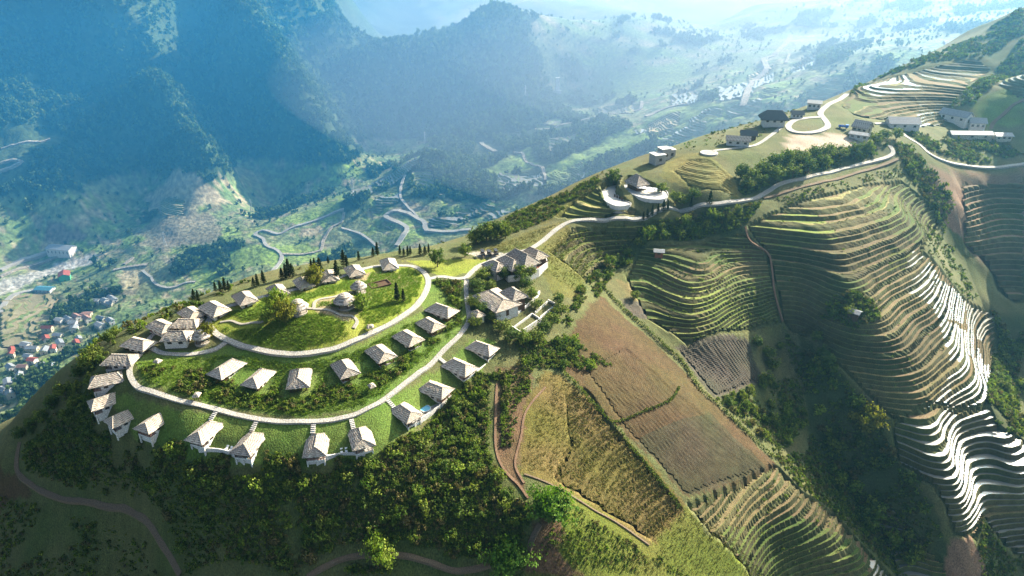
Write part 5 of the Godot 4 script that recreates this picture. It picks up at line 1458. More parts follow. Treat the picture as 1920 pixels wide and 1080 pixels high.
	var tp := PackedVector2Array([Vector2(-1.5, -233.5), Vector2(5.5, -235.5), Vector2(10.5, -240.5), Vector2(14.2, -246.5), Vector2(13.6, -250.5), Vector2(11.0, -251.0), Vector2(2.0, -242.0), Vector2(-3.0, -237.0)])
	var ts := slab(tp, 0.25, 5.0, 0.0)
	part(ts[0], "terrace_paving", M.tile, rs)
	part(ts[1], "terrace_edge", M.white, rs)
	var wpts := []
	var wyy := []
	for k in 5:
		wpts.append(tp[k])
		wyy.append(1.15)
	part(wall_line(wpts, wyy, 5.5, 0.35), "retaining_wall", M.white, rs)
	# spa
	var sp := Node3D.new()
	place(sp, "spa_building", -5.4, -216.6, 0.62, "long low building with a pale plank-like thatch roof below the restaurant", "building", "", 0.2)
	box_house(sp, 4.6, 6.6, 3.4, 2.2, 4.4, 1.2, M.white, M.thatch0, 51, 3)
	var sp2 := Node3D.new()
	place(sp2, "spa_pavilion", 0.6, -218.6, 0.62, "taller dark thatched pavilion against the right side of the long low building", "pavilion", "", 0.6)
	box_house(sp2, 2.6, 3.4, 4.6, 2.4, 1.4, 0.9, M.wood, M.thatch1, 52, 2)
	var sp3 := Node3D.new()
	place(sp3, "garden_shed", -12.2, -209.3, 0.62, "small thatched shed at the lower left corner of the long low building", "shed", "", 0.1)
	box_house(sp3, 1.5, 2.0, 2.4, 1.0, 0.8, 0.5, M.white, M.thatch0, 53, 1)
	# curved and walled gardens
	var cw := [Vector2(-4.2, -208.4), Vector2(-1.0, -211.8), Vector2(1.9, -215), Vector2(4.6, -218.4), Vector2(7.2, -222.2), Vector2(9.4, -226.2), Vector2(10.4, -229.7)]
	var cy := []
	for q in cw:
		cy.append(hn(q.x, q.y) + 0.9)
	tag(piece(wall_line(cw, cy, 2.0, 0.55), "curved_garden_wall", M.white), "long curved white wall between the spa roofs and the kitchen garden", "wall")
	var k2 := 0
	for e in [[Vector2(0, -207.3), Vector2(3.7, -204.8)], [Vector2(3.7, -204.8), Vector2(10.7, -213.3)], [Vector2(0.6, -207.0), Vector2(7.3, -215.6)], [Vector2(10.2, -214.6), Vector2(16.5, -223.6)], [Vector2(16.5, -223.6), Vector2(13.4, -225.1)], [Vector2(7.3, -215.6), Vector2(10.7, -213.3)], [Vector2(8.4, -216.6), Vector2(13.2, -224.2)]]:
		var ys := [hn(e[0].x, e[0].y) + 0.8, hn(e[1].x, e[1].y) + 0.8]
		if k2 == 1:
			ys = [hn(0, -207.3) + 0.7, hn(7.3, -215.6) + 0.5]
		tag(piece(wall_line(e, ys, 2.6, 0.35), "garden_wall", M.white), ["short white end wall of the kitchen garden nearest the villas", "tall white outer wall of the kitchen garden", "white divider wall along the kitchen garden beds", "white outer wall at the upper kitchen garden", "short white end wall at the top of the kitchen garden", "short white cross wall in the middle of the kitchen garden", "low white wall dividing the upper kitchen garden"][k2], "wall", "white kitchen garden walls")
		k2 += 1
	for k in 3:
		var a := Vector2([2.4, 5.0, 7.6][k], [-216.6, -220.4, -224.4][k])
		var b := a + Vector2(-2.8, -1.0)
		tag(piece(wall_line([a, b], [hn(a.x, a.y) + 0.7, hn(b.x, b.y) + 0.7], 1.5, 0.25), "planter_wall", M.white), ["lowest", "middle", "highest"][k] + " of three short white planter walls inside the curved wall", "wall", "planter walls")
	cart(-12.1, -257.3, 0.3, "leftmost dark cart parked on the gravel behind the restaurant")
	cart(-9.4, -257.1, 0.3, "middle dark cart parked on the gravel behind the restaurant")
	cart(-6.6, -257.4, 0.3, "rightmost dark cart parked on the gravel behind the restaurant")
	# viewing decks
	for k in 2:
		var pg := poly(DECKS[k][1])
		var sm := spline(pg + PackedVector2Array([pg[0]]), 1.2)
		sm.remove_at(sm.size() - 1)
		var r := Node3D.new()
		top(r, "viewing_deck")
		tag(r, ["upper white curved viewing deck with parasols beside the pavilion", "lower white curved viewing deck with small dark seats"][k], "deck", "curved viewing decks")
		var s := slab(sm, DECKS[k][0], 5.0, 0.35)
		part(s[0], "deck_floor", M.plaza, r)
		part(s[1], "deck_wall", M.white, r)
	var pv := Node3D.new()
	place(pv, "thatched_pavilion", 59.2, -310.5, 0.5, "steep thatched pavilion standing behind the viewing decks", "pavilion", "", 0.0)
	pv.position.y = 9.9
	box_house(pv, 2.8, 3.6, 2.8, 4.0, 1.2, 1.2, M.wood, M.thatch1, 61, 2)
	for k in 4:
		parasol(Vector3([59.7, 61.6, 63.7, 66.2][k], 9.9, [-305.9, -305.2, -304.4, -303.8][k]), ["leftmost", "second", "third", "rightmost"][k] + " of the four white parasols on the upper viewing deck, counted from the pavilion")
	for k in 4:
		var sr := Node3D.new()
		top(sr, "deck_seat")
		sr.position = Vector3(48.0 + k * 0.9, 8.2, -303.5 + k * 1.7)
		tag(sr, ["rearmost", "second rearmost", "second nearest", "nearest"][k] + " of the four small dark seats on the lower viewing deck", "seat", "seats on the lower deck")
		var b := MB.new()
		b.box(Vector3(0, 0.42, 0), Vector3(0.8, 0.12, 0.8))
		part(b, "seat", M.wood, sr)
		b = MB.new()
		b.box(Vector3(0, 0.8, -0.36), Vector3(0.8, 0.65, 0.1))
		part(b, "backrest", M.wood, sr)
		b = MB.new()
		b.box(Vector3(0, 0.18, 0), Vector3(0.6, 0.36, 0.6))
		part(b, "base", M.black, sr)
	# unfinished concrete block
	var cb := Node3D.new()
	place(cb, "concrete_building", 75.0, -336.0, 0.35, "unfinished pale concrete block building on the ridge behind the viewing decks", "building", "", 0.0)
	for s in [[Vector3(-2, 1.5, 0), Vector3(6, 6, 6)], [Vector3(3.5, 2.4, -3), Vector3(5, 7.5, 5)], [Vector3(8, 1.8, -5), Vector3(4, 6, 5)]]:
		var b := MB.new()
		b.box(s[0], s[1])
		var bp := part(b, "block", M.grey_wall, cb)
		b = MB.new()
		b.box(s[0] + Vector3(0, s[1].y / 2 + 0.16, 0), Vector3(s[1].x + 0.5, 0.3, s[1].z + 0.5))
		part(b, "roof_slab", M.white, bp)
		window_at(s[0] + Vector3(0, 0.8, s[1].z / 2 + 0.01), Vector3(0, 0, 1), 1.4, 1.4, cb)
	# houses on the ridge
	var sh := Node3D.new()
	place(sh, "stilt_house", 145.8, -382.0, 1.45, "large dark thatched house on white stilts left of the car park", "house", "", 1.4)
	box_house(sh, 3.6, 5.6, 2.6, 4.2, 4.0, 1.8, M.white, M.slate, 71, 3, 4.0)
	var list := [
		["tea_hut", 164.9, -397.3, 1.4, 2.2, 3.0, 2.2, 1.8, M.white, M.slate, "small dark-roofed hut behind the car park, right of the stilt house"],
		["white_house", 183.6, -420.0, 1.2, 3.4, 3.6, 3.6, 1.3, M.white, M.tin, "white house with a flat pale roof beside the road above the car park"],
		["thatched_hut", 193.1, -375.4, 0.7, 3.2, 4.0, 2.6, 3.4, M.cream, M.thatch2, "thatched hut with a steep tan roof right of the car park"],
		["white_shed", 187.5, -365.2, 0.9, 2.4, 4.6, 2.6, 1.0, M.white, M.tin, "white shed with a pale roof in front of the tan thatched hut"],
		["long_house", 223.9, -391.9, 1.45, 4.4, 8.0, 3.0, 3.0, M.white, M.tin, "long grey-roofed house below the flooded ridge paddies"],
		["village_house", 271.0, -419.0, 0.55, 3.6, 8.0, 3.4, 3.0, M.white, M.tin, "grey-roofed house with its long side to the path at the upper right"],
		["gabled_house", 279.9, -411.7, 1.35, 3.2, 4.2, 3.6, 2.6, M.white, M.tin, "white gabled house joined to the grey-roofed house at the upper right"],
		["low_house", 269.5, -398.8, 1.52, 2.6, 11.5, 2.6, 1.6, M.cream, M.tin, "long low grey-roofed row below the white gabled house"],
		["corner_house", 287.2, -396.9, 1.5, 2.6, 4.4, 2.6, 1.5, M.cream, M.tin, "small grey-roofed house at the right end of the long low row"],
		["ridge_hut", 126.5, -362.4, 1.3, 2.4, 3.8, 2.2, 2.2, M.wood, M.slate, "small dark-roofed hut on the ridge left of the stilt house"],
		["garden_house", 117.5, -351.0, 1.3, 2.6, 5.6, 2.6, 2.0, M.white, M.thatch0, "tan-roofed white house on the ridge path near the stone disc"],
		["field_shed", 63.5, -269.8, 1.4, 1.3, 1.7, 2.0, 0.7, M.redwood, M.tin, "tiny tin-roofed shed in the shade of the bowl terraces"],
		["terrace_hut", 135.6, -236.4, 0.8, 1.4, 1.8, 2.0, 0.8, M.wood, M.tin, "tiny hut with a pale roof among the bushes on the terraced spur"],
	]
	for q in list:
		var r := Node3D.new()
		place(r, q[0], q[1], q[2], q[3], q[10], "house" if q[0] != "white_shed" and q[0] != "field_shed" else "shed", "", 0.2)
		gable_house(r, q[4], q[5], q[6], q[7], 0.7, q[8], q[9], 1 if q[5] < 2.5 else 3)
	# blue truck on the car park
	var tk := Node3D.new()
	place(tk, "truck", 184.0, -378.5, 1.1, "small blue truck parked at the right edge of the car park", "truck", "", 0.25)
	var tb := MB.new()
	tb.box(Vector3(0, 1.3, 1.9), Vector3(1.9, 1.5, 1.5))
	part(tb, "cab", M.blue_paint, tk)
	tb = MB.new()
	tb.box(Vector3(0, 1.65, 2.67), Vector3(1.6, 0.6, 0.06))
	part(tb, "windscreen", M.glass, tk)
	tb = MB.new()
	tb.box(Vector3(0, 0.75, -0.7), Vector3(1.9, 0.2, 3.6))
	for x in [-0.92, 0.92]:
		tb.box(Vector3(x, 1.15, -0.7), Vector3(0.08, 0.6, 3.6))
	tb.box(Vector3(0, 1.15, -2.46), Vector3(1.76, 0.6, 0.08))
	part(tb, "cargo_bed", M.blue_paint, tk)
	for e in [[-0.85, 1.7], [0.85, 1.7], [-0.85, -1.6], [0.85, -1.6]]:
		tb = MB.new()
		tb.bar(Vector3(e[0] - 0.12, 0.4, e[1]), Vector3(e[0] + 0.12, 0.4, e[1]), 0.4, 0.4, 12)
		part(tb, "wheel", M.black, tk)
	# stone disc at the end of the ridge path
	var dc := Node3D.new()
	place(dc, "stone_disc", 99.5, -338.0, 0.0, "flat round pale stone platform at the end of the ridge path", "platform", "", 0.1)
	var db := MB.new()
	db.bar(Vector3(0, -1.5, 0), Vector3(0, 0.15, 0), 4.4, 4.4, 26)
	part(db, "slab", M.plaza, dc)
	db = MB.new()
	db.bar(Vector3(0, 0.15, 0), Vector3(0, 0.19, 0), 3.4, 3.4, 26)
	part(db, "inner_ring", M.stone, dc)
	# path-side shelters
	var kiosk := [[-93.8, -166.5], [-42.5, -171.0], [-111.5, -181.0], [-47.2, -196.5]]
	for k in 4:
		var r := Node3D.new()
		place(r, "path_shelter", kiosk[k][0], kiosk[k][1], 0.6 * k, ["tiny thatched shelter beside the front of the outer path", "tiny thatched shelter beside the right part of the outer path", "tiny thatched shelter beside the left end of the outer path", "tiny thatched shelter at the lower right of the inner ring path"][k], "shelter", "tiny shelters along the paths", 0.0)
		for c in [[-1, -1], [1, -1], [1, 1], [-1, 1]]:
			var b := MB.new()
			b.bar(Vector3(0.6 * c[0], -0.5, 0.6 * c[1]), Vector3(0.6 * c[0], 1.5, 0.6 * c[1]), 0.07, 0.07)
			part(b, "post", M.wood, r)
		part(hip_roof(1.0, 1.1, 0.3, 1.5, 2.2, 90 + k, 6, 2), "roof", M.thatch2, r)
	valley_things()

func valley_things() -> void:
	var w := Node3D.new()
	place(w, "long_white_building", -706, -981, 1.40, "long white building with a pale roof beside the valley road at the left", "building", "", 0.0, true)
	gable_house(w, 9, 20, 11, 3.5, 1.0, M.white, M.tin, 6, 8)
	var e := Node3D.new()
	place(e, "red_roofed_hall", -665, -912, 0.5, "red-roofed hall with green walls by the river at the left", "building", "", 0.0, true)
	gable_house(e, 7, 9, 8, 3.5, 1.0, M.green_wall, M.red_roof, 3, 6)
	var t := Node3D.new()
	place(t, "teal_roofed_hall", -674, -877, 1.45, "low hall with a teal roof below the red-roofed hall", "building", "", 0.0, true)
	gable_house(t, 6, 12, 5, 2.0, 1.0, M.white, M.blue_roof, 4, 6)
	var HS := [[-590, -741], [-597, -758], [-562, -711], [-613, -711], [-606, -700], [-571, -685], [-583, -695], [-577, -675], [-576, -646], [-550, -641], [-538, -720], [-531, -762], [-558, -780], [-566, -794], [-570, -769], [-520, -768], [-567, -851], [-569, -823], [-554, -834], [-548, -819], [-562, -725], [-537, -694], [-534, -665], [-574, -784], [-563, -759], [-578, -747], [-593, -778], [-583, -821], [-535, -774], [-557, -824], [-568, -655], [-553, -618], [-569, -628], [-542, -732], [-589, -713], [-603, -722], [-548, -829], [-587, -815], [-569, -789], [-583, -781], [-569, -706], [-553, -670], [-589, -672]]
	var red := [0, 1, 2, 3, 4, 5, 9, 10]
	var pink := [7, 12, 13, 23, 38]
	for k in HS.size():
		var r := Node3D.new()
		var kind := 0 if k in red else (1 if k in pink else 2)
		rng.seed = 500 + k
		place(r, "town_house", HS[k][0], HS[k][1], rng.randf_range(0.2, 1.7), ["small valley house with a red roof in the far town", "small valley house with a pinkish roof in the far town", "small valley house with a grey roof in the far town"][kind], "house", "houses of the far valley town", 0.4, true)
		gable_house(r, rng.randf_range(3.0, 4.2), rng.randf_range(4.0, 6.6), rng.randf_range(3.5, 6.0), rng.randf_range(1.6, 2.6), 0.7, [M.white, M.cream, M.white][k % 3], [M.red_roof, M.pink_roof, M.tin][kind], 1, 5)
	pylon(-175.9, -1363, 24, "grey lattice pylon on the small knoll in the middle of the valley")
	pylon(-274.5, -1125, 20, "grey lattice pylon above the bright paddies in the valley")
	pylon(-441, -1090, 22, "grey lattice pylon on the green valley ridge")
	pylon(-531.6, -962, 22, "leftmost grey lattice pylon in the valley")
	pylon(28.4, -1481, 24, "grey lattice pylon at the foot of the hazy middle mountain")
	var s := Node3D.new()
	place(s, "white_tower", 99, -1524, 0.2, "tall narrow white tower at the foot of the hazy middle mountain", "tower", "", 0.0, true)
	var b := MB.new()
	b.box(Vector3(0, 14, 0), Vector3(8, 36, 6))
	part(b, "shaft", M.white, s)
	b = MB.new()
	b.box(Vector3(0, 0, 0), Vector3(16, 9, 12))
	part(b, "base", M.grey_wall, s)
# ------------------------------------------------------------------ plants
func leaf(b: MB, p: Vector3, out: Vector3, s: float, col: Color, rg: RandomNumberGenerator) -> void:
	var d := (out + Vector3(rg.randf_range(-1, 1), rg.randf_range(-1, 1), rg.randf_range(-1, 1)) * 0.9).normalized()
	var a := d.cross(Vector3(rg.randf_range(-1, 1), rg.randf_range(-1, 1), rg.randf_range(-1, 1))).normalized() * s
	var c := d.cross(a).normalized() * s * 0.75
	b.tri(p - a, p + c, p + a, col)
	b.tri(p - a, p + a, p - c * 0.8, col)

func crown(b: MB, ctr: Vector3, rad: Vector3, clumps: int, per: int, size: float, c0: Vector3, c1: Vector3, rg: RandomNumberGenerator, hollow := 0.45) -> void:
	for k in clumps:
		var d := Vector3(rg.randfn(), rg.randfn(), rg.randfn()).normalized()
		var m := lerpf(hollow, 1.0, pow(rg.randf(), 0.6)) * rg.randf_range(0.85, 1.12)
		var q := ctr + d * rad * m
		var cr := rad.length() * 0.577 * rg.randf_range(0.2, 0.34)
		var t := rg.randf()  # each clump of leaves has a tint of its own, whatever its place in the crown
		for i in per:
			var e := Vector3(rg.randfn(), rg.randfn(), rg.randfn()) * 0.55
			var f := rg.randf_range(0.75, 1.2)
			var v := c0.lerp(c1, clampf(t + rg.randf_range(-0.2, 0.2), 0, 1)) * f
			leaf(b, q + e * cr, (e + d * 0.6).normalized(), size * rg.randf_range(0.6, 1.3), Color(v.x, v.y, v.z), rg)

func limbs(b: MB, h: float, r: float, n: int, spread: float, rg: RandomNumberGenerator) -> void:
	b.bar(Vector3(0, -0.5, 0), Vector3(0.05, h * 0.5, 0.03), r, r * 0.7, 7)
	for k in n:
		var a := TAU * (k + rg.randf() * 0.6) / n
		var s := Vector3(0.05, h * rg.randf_range(0.3, 0.5), 0.03)
		var m := s + Vector3(cos(a) * spread * 0.5, h * 0.22, sin(a) * spread * 0.5)
		b.bar(s, m, r * 0.5, r * 0.3, 5)
		b.bar(m, m + Vector3(cos(a) * spread * 0.4, h * 0.2, sin(a) * spread * 0.4), r * 0.3, r * 0.1, 5)

func tree_proto(sd: int, c0: Vector3, c1: Vector3) -> Node3D:
	# one metre of crown radius, scaled when placed; height about 2.4
	var rg := RandomNumberGenerator.new()
	rg.seed = sd
	var r := Node3D.new()
	var b := MB.new()
	limbs(b, 2.0, 0.09, 5, 0.9, rg)
	part(b, "trunk", M.bark, r)
	b = MB.new()
	crown(b, Vector3(0, 1.45, 0), Vector3(1.0, 0.9, 1.0), 46, 26, 0.10, c0, c1, rg, 0.3)
	part(b, "crown", M.leaf, r)
	return r

func shrub_proto(sd: int, c0: Vector3, c1: Vector3) -> Node3D:
	var rg := RandomNumberGenerator.new()
	rg.seed = sd
	var r := Node3D.new()
	var b := MB.new()
	for k in 4:
		var a := TAU * (k + rg.randf()) / 4
		b.bar(Vector3(0, -0.3, 0), Vector3(cos(a) * 0.5, 0.7, sin(a) * 0.5), 0.05, 0.02, 5)
	part(b, "stem", M.bark, r)
	b = MB.new()
	crown(b, Vector3(0, 0.6, 0), Vector3(0.95, 0.72, 0.95), 26, 20, 0.12, c0, c1, rg, 0.25)
	part(b, "foliage", M.leaf, r)
	return r

func conifer_proto(sd: int, wide: float, c0: Vector3, c1: Vector3) -> Node3D:
	# one metre tall
	var rg := RandomNumberGenerator.new()
	rg.seed = sd
	var r := Node3D.new()
	var b := MB.new()
	b.bar(Vector3(0, -0.08, 0), Vector3(0, 0.9, 0), 0.022, 0.006, 6)
	part(b, "trunk", M.bark, r)
	b = MB.new()
	for k in 900:
		var t := pow(rg.randf(), 0.8)
		var y := lerpf(0.08, 1.0, t)
		var rad := wide * pow(1.0 - t, 0.75) * (0.75 + 0.35 * sin(y * 40.0 + rg.randf())) + 0.008
		var a := rg.randf() * TAU
		var m := rad * sqrt(rg.randf_range(0.2, 1.0))
		var v := c0.lerp(c1, rg.randf()) * rg.randf_range(0.75, 1.2)
		leaf(b, Vector3(cos(a) * m, y, sin(a) * m), Vector3(cos(a), -0.3, sin(a)), 0.028 * rg.randf_range(0.7, 1.4), Color(v.x, v.y, v.z), rg)
	part(b, "foliage", M.leaf, r)
	return r

func bamboo_proto(sd: int, c0: Vector3, c1: Vector3) -> Node3D:
	# one metre tall, spreading to a radius of about 0.6
	var rg := RandomNumberGenerator.new()
	rg.seed = sd
	var r := Node3D.new()
	var s := MB.new()
	var b := MB.new()
	for k in 54:
		var a := rg.randf() * TAU
		var spread := rg.randf_range(0.05, 0.62)
		var hh := rg.randf_range(0.6, 1.0) * (1.08 - 0.55 * spread)
		var base := Vector3(cos(a), 0, sin(a)) * rg.randf() * 0.14
		var prev := base + Vector3(0, -0.05, 0)
		for i in range(1, 9):
			var t := i / 8.0
			var p := base + Vector3(cos(a) * spread * t * t, hh * (t - 0.22 * t * t * t * (0.4 + spread)), sin(a) * spread * t * t)
			s.bar(prev, p, 0.007 * (1.1 - t), 0.007 * (1.0 - t) + 0.001, 4, Color(0.14, 0.16, 0.05))
			prev = p
			if i > 2:
				var tn := rg.randf()
				for q in 15:
					var v := c0.lerp(c1, clampf(tn + rg.randf_range(-0.3, 0.3), 0, 1)) * rg.randf_range(0.7, 1.25)
					var e := Vector3(rg.randfn(), rg.randfn() * 0.8, rg.randfn()) * 0.055
					leaf(b, p + e, Vector3(cos(a), 0.4, sin(a)), 0.036 * rg.randf_range(0.7, 1.4), Color(v.x, v.y, v.z), rg)
	part(s, "culms", M.canopy, r)
	part(b, "foliage", M.leaf, r)
	return r

func scatter_points(pg: PackedVector2Array, n: int, gap: float) -> Array:
	var bx := boxof(pg)
	var out := []
	var grid := {}
	var tries := 0
	while out.size() < n and tries < n * 12:
		tries += 1
		var q := Vector2(rng.randf_range(bx.position.x, bx.end.x), rng.randf_range(bx.position.y, bx.end.y))
		if not Geometry2D.is_point_in_polygon(q, pg):
			continue
		var key := Vector2i(int(q.x / gap), int(q.y / gap))
		if grid.has(key):
			continue
		if on_road(q):
			continue
		grid[key] = true
		out.append(q)
	return out

var road_cells := {}
func on_road(q: Vector2) -> bool:
	return road_cells.has(Vector2i(int(floor(q.x / 1.5)), int(floor(q.y / 1.5))))

func mark_roads() -> void:
	for r in road_p:
		for q in r[0]:
			for a in range(-1, 2):
				for b in range(-1, 2):
					road_cells[Vector2i(int(floor(q.x / 1.5)) + a, int(floor(q.y / 1.5)) + b)] = true
	for q in BUNGALOWS:
		for a in range(-3, 4):
			for b in range(-3, 4):
				road_cells[Vector2i(int(floor(q[0] / 1.5)) + a, int(floor(q[1] / 1.5)) + b)] = true

func put(proto: Node3D, base: String, x: float, z: float, s: Vector3, label: String, cat: String, group: String, sink := 0.0) -> Node3D:
	var r: Node3D = proto.duplicate()
	place(r, base, x, z, rng.randf() * TAU, label, cat, group, -sink)
	r.scale = s
	return r

func many(called: String, mesh: Mesh, mt: Material, xf: Array) -> void:
	var mm := MultiMesh.new()
	mm.transform_format = MultiMesh.TRANSFORM_3D
	mm.mesh = mesh
	mm.instance_count = xf.size()
	for i in xf.size():
		mm.set_instance_transform(i, xf[i])
	var o := MultiMeshInstance3D.new()
	o.multimesh = mm
	o.material_override = mt
	o.name = nm(called)
	o.set_meta("kind", "stuff")
	add_child(o)

func plants() -> void:
	mark_roads()
	rng.seed = 77
	var dk := [Vector3(0.045, 0.082, 0.018), Vector3(0.115, 0.16, 0.032)]
	var md := [Vector3(0.065, 0.12, 0.018), Vector3(0.19, 0.22, 0.04)]
	var lt := [Vector3(0.09, 0.16, 0.02), Vector3(0.26, 0.31, 0.05)]
	var dry := [Vector3(0.07, 0.075, 0.025), Vector3(0.17, 0.14, 0.06)]
	var pine := [Vector3(0.014, 0.026, 0.010), Vector3(0.035, 0.05, 0.016)]
	# conifers
	var cp := [conifer_proto(1, 0.15, pine[0], pine[1]), conifer_proto(2, 0.19, pine[0], pine[1]), conifer_proto(3, 0.13, pine[0], pine[1])]
	var cp2 := [conifer_proto(4, 0.30, dk[0], dk[1]), conifer_proto(5, 0.36, dk[0], md[1])]
	for i in CONIFERS.size():
		var q: Array = CONIFERS[i]
		var lone: bool = i in [26, 27]
		var lab := "slim dark cypress in the line behind the hilltop bungalows"
		var grp := "dark cypresses behind the bungalows"
		if i == 26:
			lab = "taller of the two dark conifers inside the inner ring path"
		elif i == 27:
			lab = "shorter of the two dark conifers inside the inner ring path"
		elif i == 15:
			lab = "tallest conifer with a bare lower trunk beside the back bungalows"
		elif i >= 42:
			lab = "young pointed conifer among the scrub on the left front hillside"
			grp = "young conifers on the left front hillside"
		elif i >= 34:
			lab = "dark fir in the clump beside the ridge road below the viewing decks"
			grp = "firs beside the ridge road"
		put(cp2[i % 2] if i >= 42 else cp[i % 3], "conifer", q[0], q[1], Vector3(q[2], q[2], q[2]) * Vector3(1.25, 0.85, 1.25), lab, "tree", grp if not lone else "lawn conifers")
	# leafy trees
	var tp := [tree_proto(11, dk[0], dk[1]), tree_proto(12, md[0], md[1]), tree_proto(13, dk[0], md[1])]
	for i in ROUND_TREES.size():
		var q: Array = ROUND_TREES[i]
		var lab := "leafy tree crowded round the restaurant and its gardens"
		if i == 0:
			lab = "dark round tree on the lawn where the hilltop road meets the inner ring"
		elif i == 1:
			lab = "small round tree left of the carts behind the restaurant"
		elif i == 2:
			lab = "lone dark tree on the rim above the winding valley road"
		elif i == 3:
			lab = "lone dark tree on the ridge left of the thatched pavilion"
		elif i == 4:
			lab = "dark bushy tree at the right end of the viewing deck"
		elif i <= 11:
			lab = "dark tree in the row on the rim left of the hilltop road"
		elif i >= 36 and i <= 44:
			lab = "rounded tree in the gully below the bowl terraces"
		elif i >= 45 and i <= 64:
			lab = "broad tree in the wood on the knoll above the ridge road"
		elif i >= 69:
			lab = "dark leafy tree on the left rim of the hill beyond the bungalows"
		elif i >= 65:
			lab = "small tree on the bank of the ridge road"
		var grp: String = lab + " group"
		put(tp[i % 3], "leafy_tree", q[0], q[1], Vector3(q[3], q[2] / 2.4, q[3]), lab, "tree", grp.substr(0, 60), 0.3)
	# bamboo
	var bp := [bamboo_proto(21, lt[0], lt[1]), bamboo_proto(22, Vector3(0.045, 0.11, 0.014), Vector3(0.13, 0.22, 0.03)), bamboo_proto(23, Vector3(0.10, 0.12, 0.02), Vector3(0.24, 0.22, 0.04))]
	var bl := ["bright green bamboo clump beside the bottom track, leftmost at the picture's lower edge", "large green bamboo clump beside the bottom track at the picture's lower edge", "large dark green bamboo clump at the corner of the olive pasture", "pale bamboo clump at the edge of the dark gully beside the terraces", "bright bamboo clump on the left part of the lawn, rear one", "bright bamboo clump on the left part of the lawn, front one", "drooping bamboo clump before the back row of bungalows", "bamboo clump beside the large round gazebo", "small bamboo clump beside the reception hall", "low bamboo tuft at the end of the stone path"]
	for i in BAMBOO.size():
		var q: Array = BAMBOO[i]
		put(bp[[0, 1, 1, 2, 0, 2, 2, 0, 2, 0][i]], "bamboo_clump", q[0], q[1], Vector3(q[3] * 1.5, q[2], q[3] * 1.5), bl[i], "bamboo", "", 0.1)
	# shrubs
	var sp := [shrub_proto(31, dk[0], dk[1]), shrub_proto(32, md[0], md[1]), shrub_proto(33, lt[0], lt[1]), shrub_proto(34, dry[0], dry[1]), shrub_proto(35, dk[0], md[1])]
	var where := ["on the shaded front hillside", "on the left rim of the hill", "in the dark strip under the ridge road", "in the scrub patch beside the brown field", "in the dark gully", "left of the brown field", "in the hazy ravine at the right"]
	for k in SHRUBS.size():
		var e: Array = SHRUBS[k]
		for q in scatter_points(poly(e[3]), e[0], e[2] * 1.1):
			var i: int = [0, 1, 4, 2, 3, 0, 4, 1][rng.randi() % 8]
			var s := rng.randf_range(e[1], e[2])
			put(sp[i], "shrub", q.x, q.y, Vector3(s, s * rng.randf_range(0.8, 1.5), s), "%s shrub %s" % [["dark green", "green leafy", "bright yellow-green", "dry brownish", "dark olive"][i], where[k]], "shrub", "shrubs " + where[k], 0.15)
	# hedges
	for e in HEDGES:
		var pts := spline(poly(e[2]), 1.0)
		var r := Node3D.new()
		top(r, "field_hedge")
		tag(r, e[0], "hedge")
		var b := MB.new()
		var st := MB.new()
		var rg := RandomNumberGenerator.new()
		rg.seed = 9
		for q in pts:
			var w: float = e[1]
			var y := hn(q.x, q.y)
			st.bar(Vector3(q.x, y - 0.2, q.y), Vector3(q.x, y + w * 0.8, q.y), 0.05, 0.03, 4)
			crown(b, Vector3(q.x, y + w * 0.55, q.y), Vector3(w * 0.7, w * 0.65, w * 0.7) * rg.randf_range(0.7, 1.3), 5, 16, 0.17, dk[0], md[1], rg, 0.2)
		part(st, "stems", M.bark, r)
		part(b, "foliage", M.leaf, r)
	for p in cp + cp2 + tp + bp:
		p.free()
	# undergrowth that nobody could count
	var um := []
	for k in 4:
		var rg := RandomNumberGenerator.new()
		rg.seed = 60 + k
		var b := MB.new()
		var cc: Array = [dk, md, lt, dry][k]
		crown(b, Vector3(0, 0.35, 0), Vector3(0.6, 0.42, 0.6), 9, 14, 0.13, cc[0], cc[1], rg, 0.1)
		um.append(b.done())
	var gm := []
	for k in 2:
		var rg := RandomNumberGenerator.new()
		rg.seed = 70 + k
		var b := MB.new()
		for i in 34:
			var a := rg.randf() * TAU
			var p := Vector3(cos(a), 0, sin(a)) * rg.randf() * 0.5
			var d := Vector3(cos(a) * 0.25, rg.randf_range(0.16, 0.34), sin(a) * 0.25)
			var v := Vector3(0.10, 0.19, 0.02).lerp(Vector3(0.19, 0.26, 0.04), rg.randf()) if k == 0 else Vector3(0.07, 0.085, 0.016).lerp(Vector3(0.13, 0.105, 0.035), rg.randf())
			var sd := Vector3(-sin(a), 0, cos(a)) * 0.05
			b.tri(p - sd, p + d, p + sd, Color(v.x, v.y, v.z))
		gm.append(b.done())
	var xu := [[], [], [], []]
	var xg := [[], []]
	var wi := 0
	for e in WILD:
		var g: bool = e[0] == "grassy"
		for q in scatter_points(poly(e[2]), e[1], 0.5 if g else 0.7):
			var s := rng.randf_range(0.7, 1.5) * (1.0 if wi < 32 else 0.7) if g else (rng.randf_range(0.5, 1.3) + 1.2 * pow(rng.randf(), 6.0)) * (1.5 if wi in [7, 8, 10, 11, 12, 18, 21] else (0.7 if wi in [17, 20, 22] else 1.0))
			if not g and n1.get_noise_2d(q.x * 2.5, q.y * 2.5) < (-0.5 if wi == 0 else -0.24):
				continue
			var wd: bool = e[0] == "weeds"
			if wd:
				s *= 0.6
			var t := Transform3D(Basis(Vector3.UP, rng.randf() * TAU).scaled(Vector3(s, s * rng.randf_range(0.7, 1.5), s)), Vector3(q.x, hn(q.x, q.y) - (0.5 if wd else 0.08), q.y))
			if g:
				xg[0 if wi < 32 else 1].append(t)
			else:
				xu[[0, 1, 0, 2, 3, 1][rng.randi() % 6]].append(t)
		wi += 1
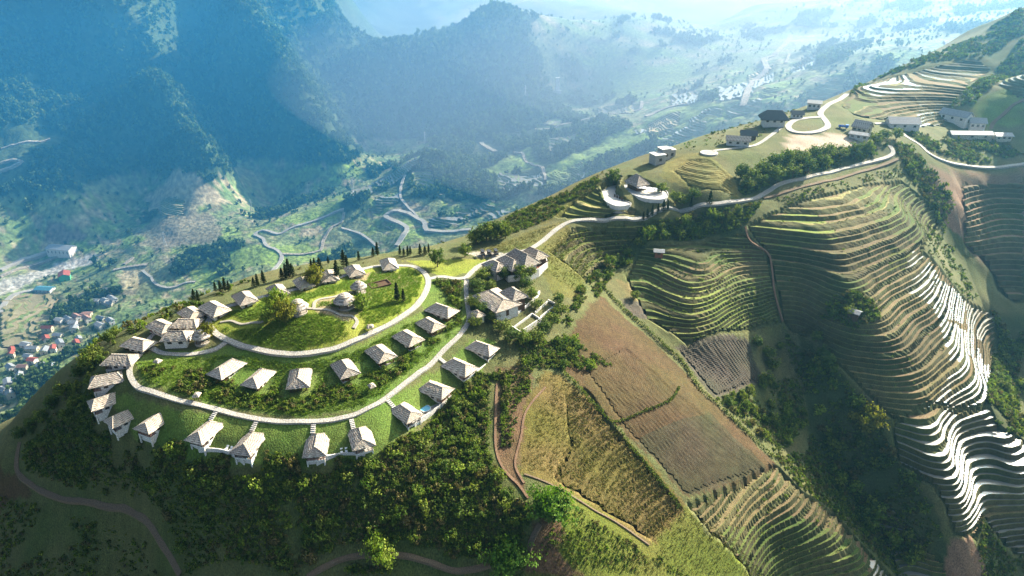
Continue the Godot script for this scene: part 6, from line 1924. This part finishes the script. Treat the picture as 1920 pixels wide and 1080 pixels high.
	for k in 4:
		many(["dark_undergrowth", "green_undergrowth", "bright_undergrowth", "dry_undergrowth"][k], um[k], M.leaf, xu[k])
	many("lawn_grass", gm[0], M.leaf, xg[0])
	many("dry_grass", gm[1], M.leaf, xg[1])
	forest()

func forest() -> void:
	var ms := []
	for k in 4:
		var rg := RandomNumberGenerator.new()
		rg.seed = 80 + k
		var b := MB.new()
		var c := [Vector3(0.022, 0.045, 0.016), Vector3(0.05, 0.085, 0.026), Vector3(0.10, 0.14, 0.045), Vector3(0.03, 0.055, 0.02)]
		crown(b, Vector3(0, 0.62, 0), Vector3(0.5, 0.5, 0.5), 12, 7, 0.2, c[k], c[k] * 1.7, rg, 0.1)
		ms.append(b.done())
	var xs := [[], [], [], []]
	rng.seed = 99
	var far_open := []
	for e in FAR_TERRACES:
		far_open.append(["", poly(e[1]), boxof(poly(e[1]))])
	for r in FAR_ROADS:
		for t in spline(poly(r[3]), 8.0):
			for a in range(-1, 2):
				for b in range(-1, 3):
					road_cells[Vector2i(int(floor(t.x / 12.0)) + 50000 + a, int(floor(t.y / 12.0)) + b)] = true
	# mountains, then the valley floor
	var tries := 0
	while tries < 105000:
		tries += 1
		var z := -rng.randf_range(520.0, 1900.0)
		var x := rng.randf_range(-0.95, 0.95) * -z
		var h := hf(x, z)
		var k := far_kind(x, z, h)
		if k != "woods":
			if k != "valley" or rng.randf() > 0.07:
				continue
		if road_cells.has(Vector2i(int(floor(x / 12.0)) + 50000, int(floor(z / 12.0)))):
			continue
		var open := false
		for e in far_open:
			if inside(e, Vector2(x, z)):
				open = true
		if open:
			continue
		if x > -416.0 and z > -816.0 and x < 664.0 and hn(x, z) > h - 2.0:
			continue
		var s := rng.randf_range(5.0, 10.5)
		if k == "valley":
			s *= 0.6
		xs[rng.randi() % 4].append(Transform3D(Basis(Vector3.UP, rng.randf() * TAU).scaled(Vector3(s, s * rng.randf_range(0.8, 1.3), s)), Vector3(x, h - s * 0.12, z)))
	for k in 4:
		many("distant_woods", ms[k], M.leaf, xs[k])
	print("woods ", xs[0].size() * 4)
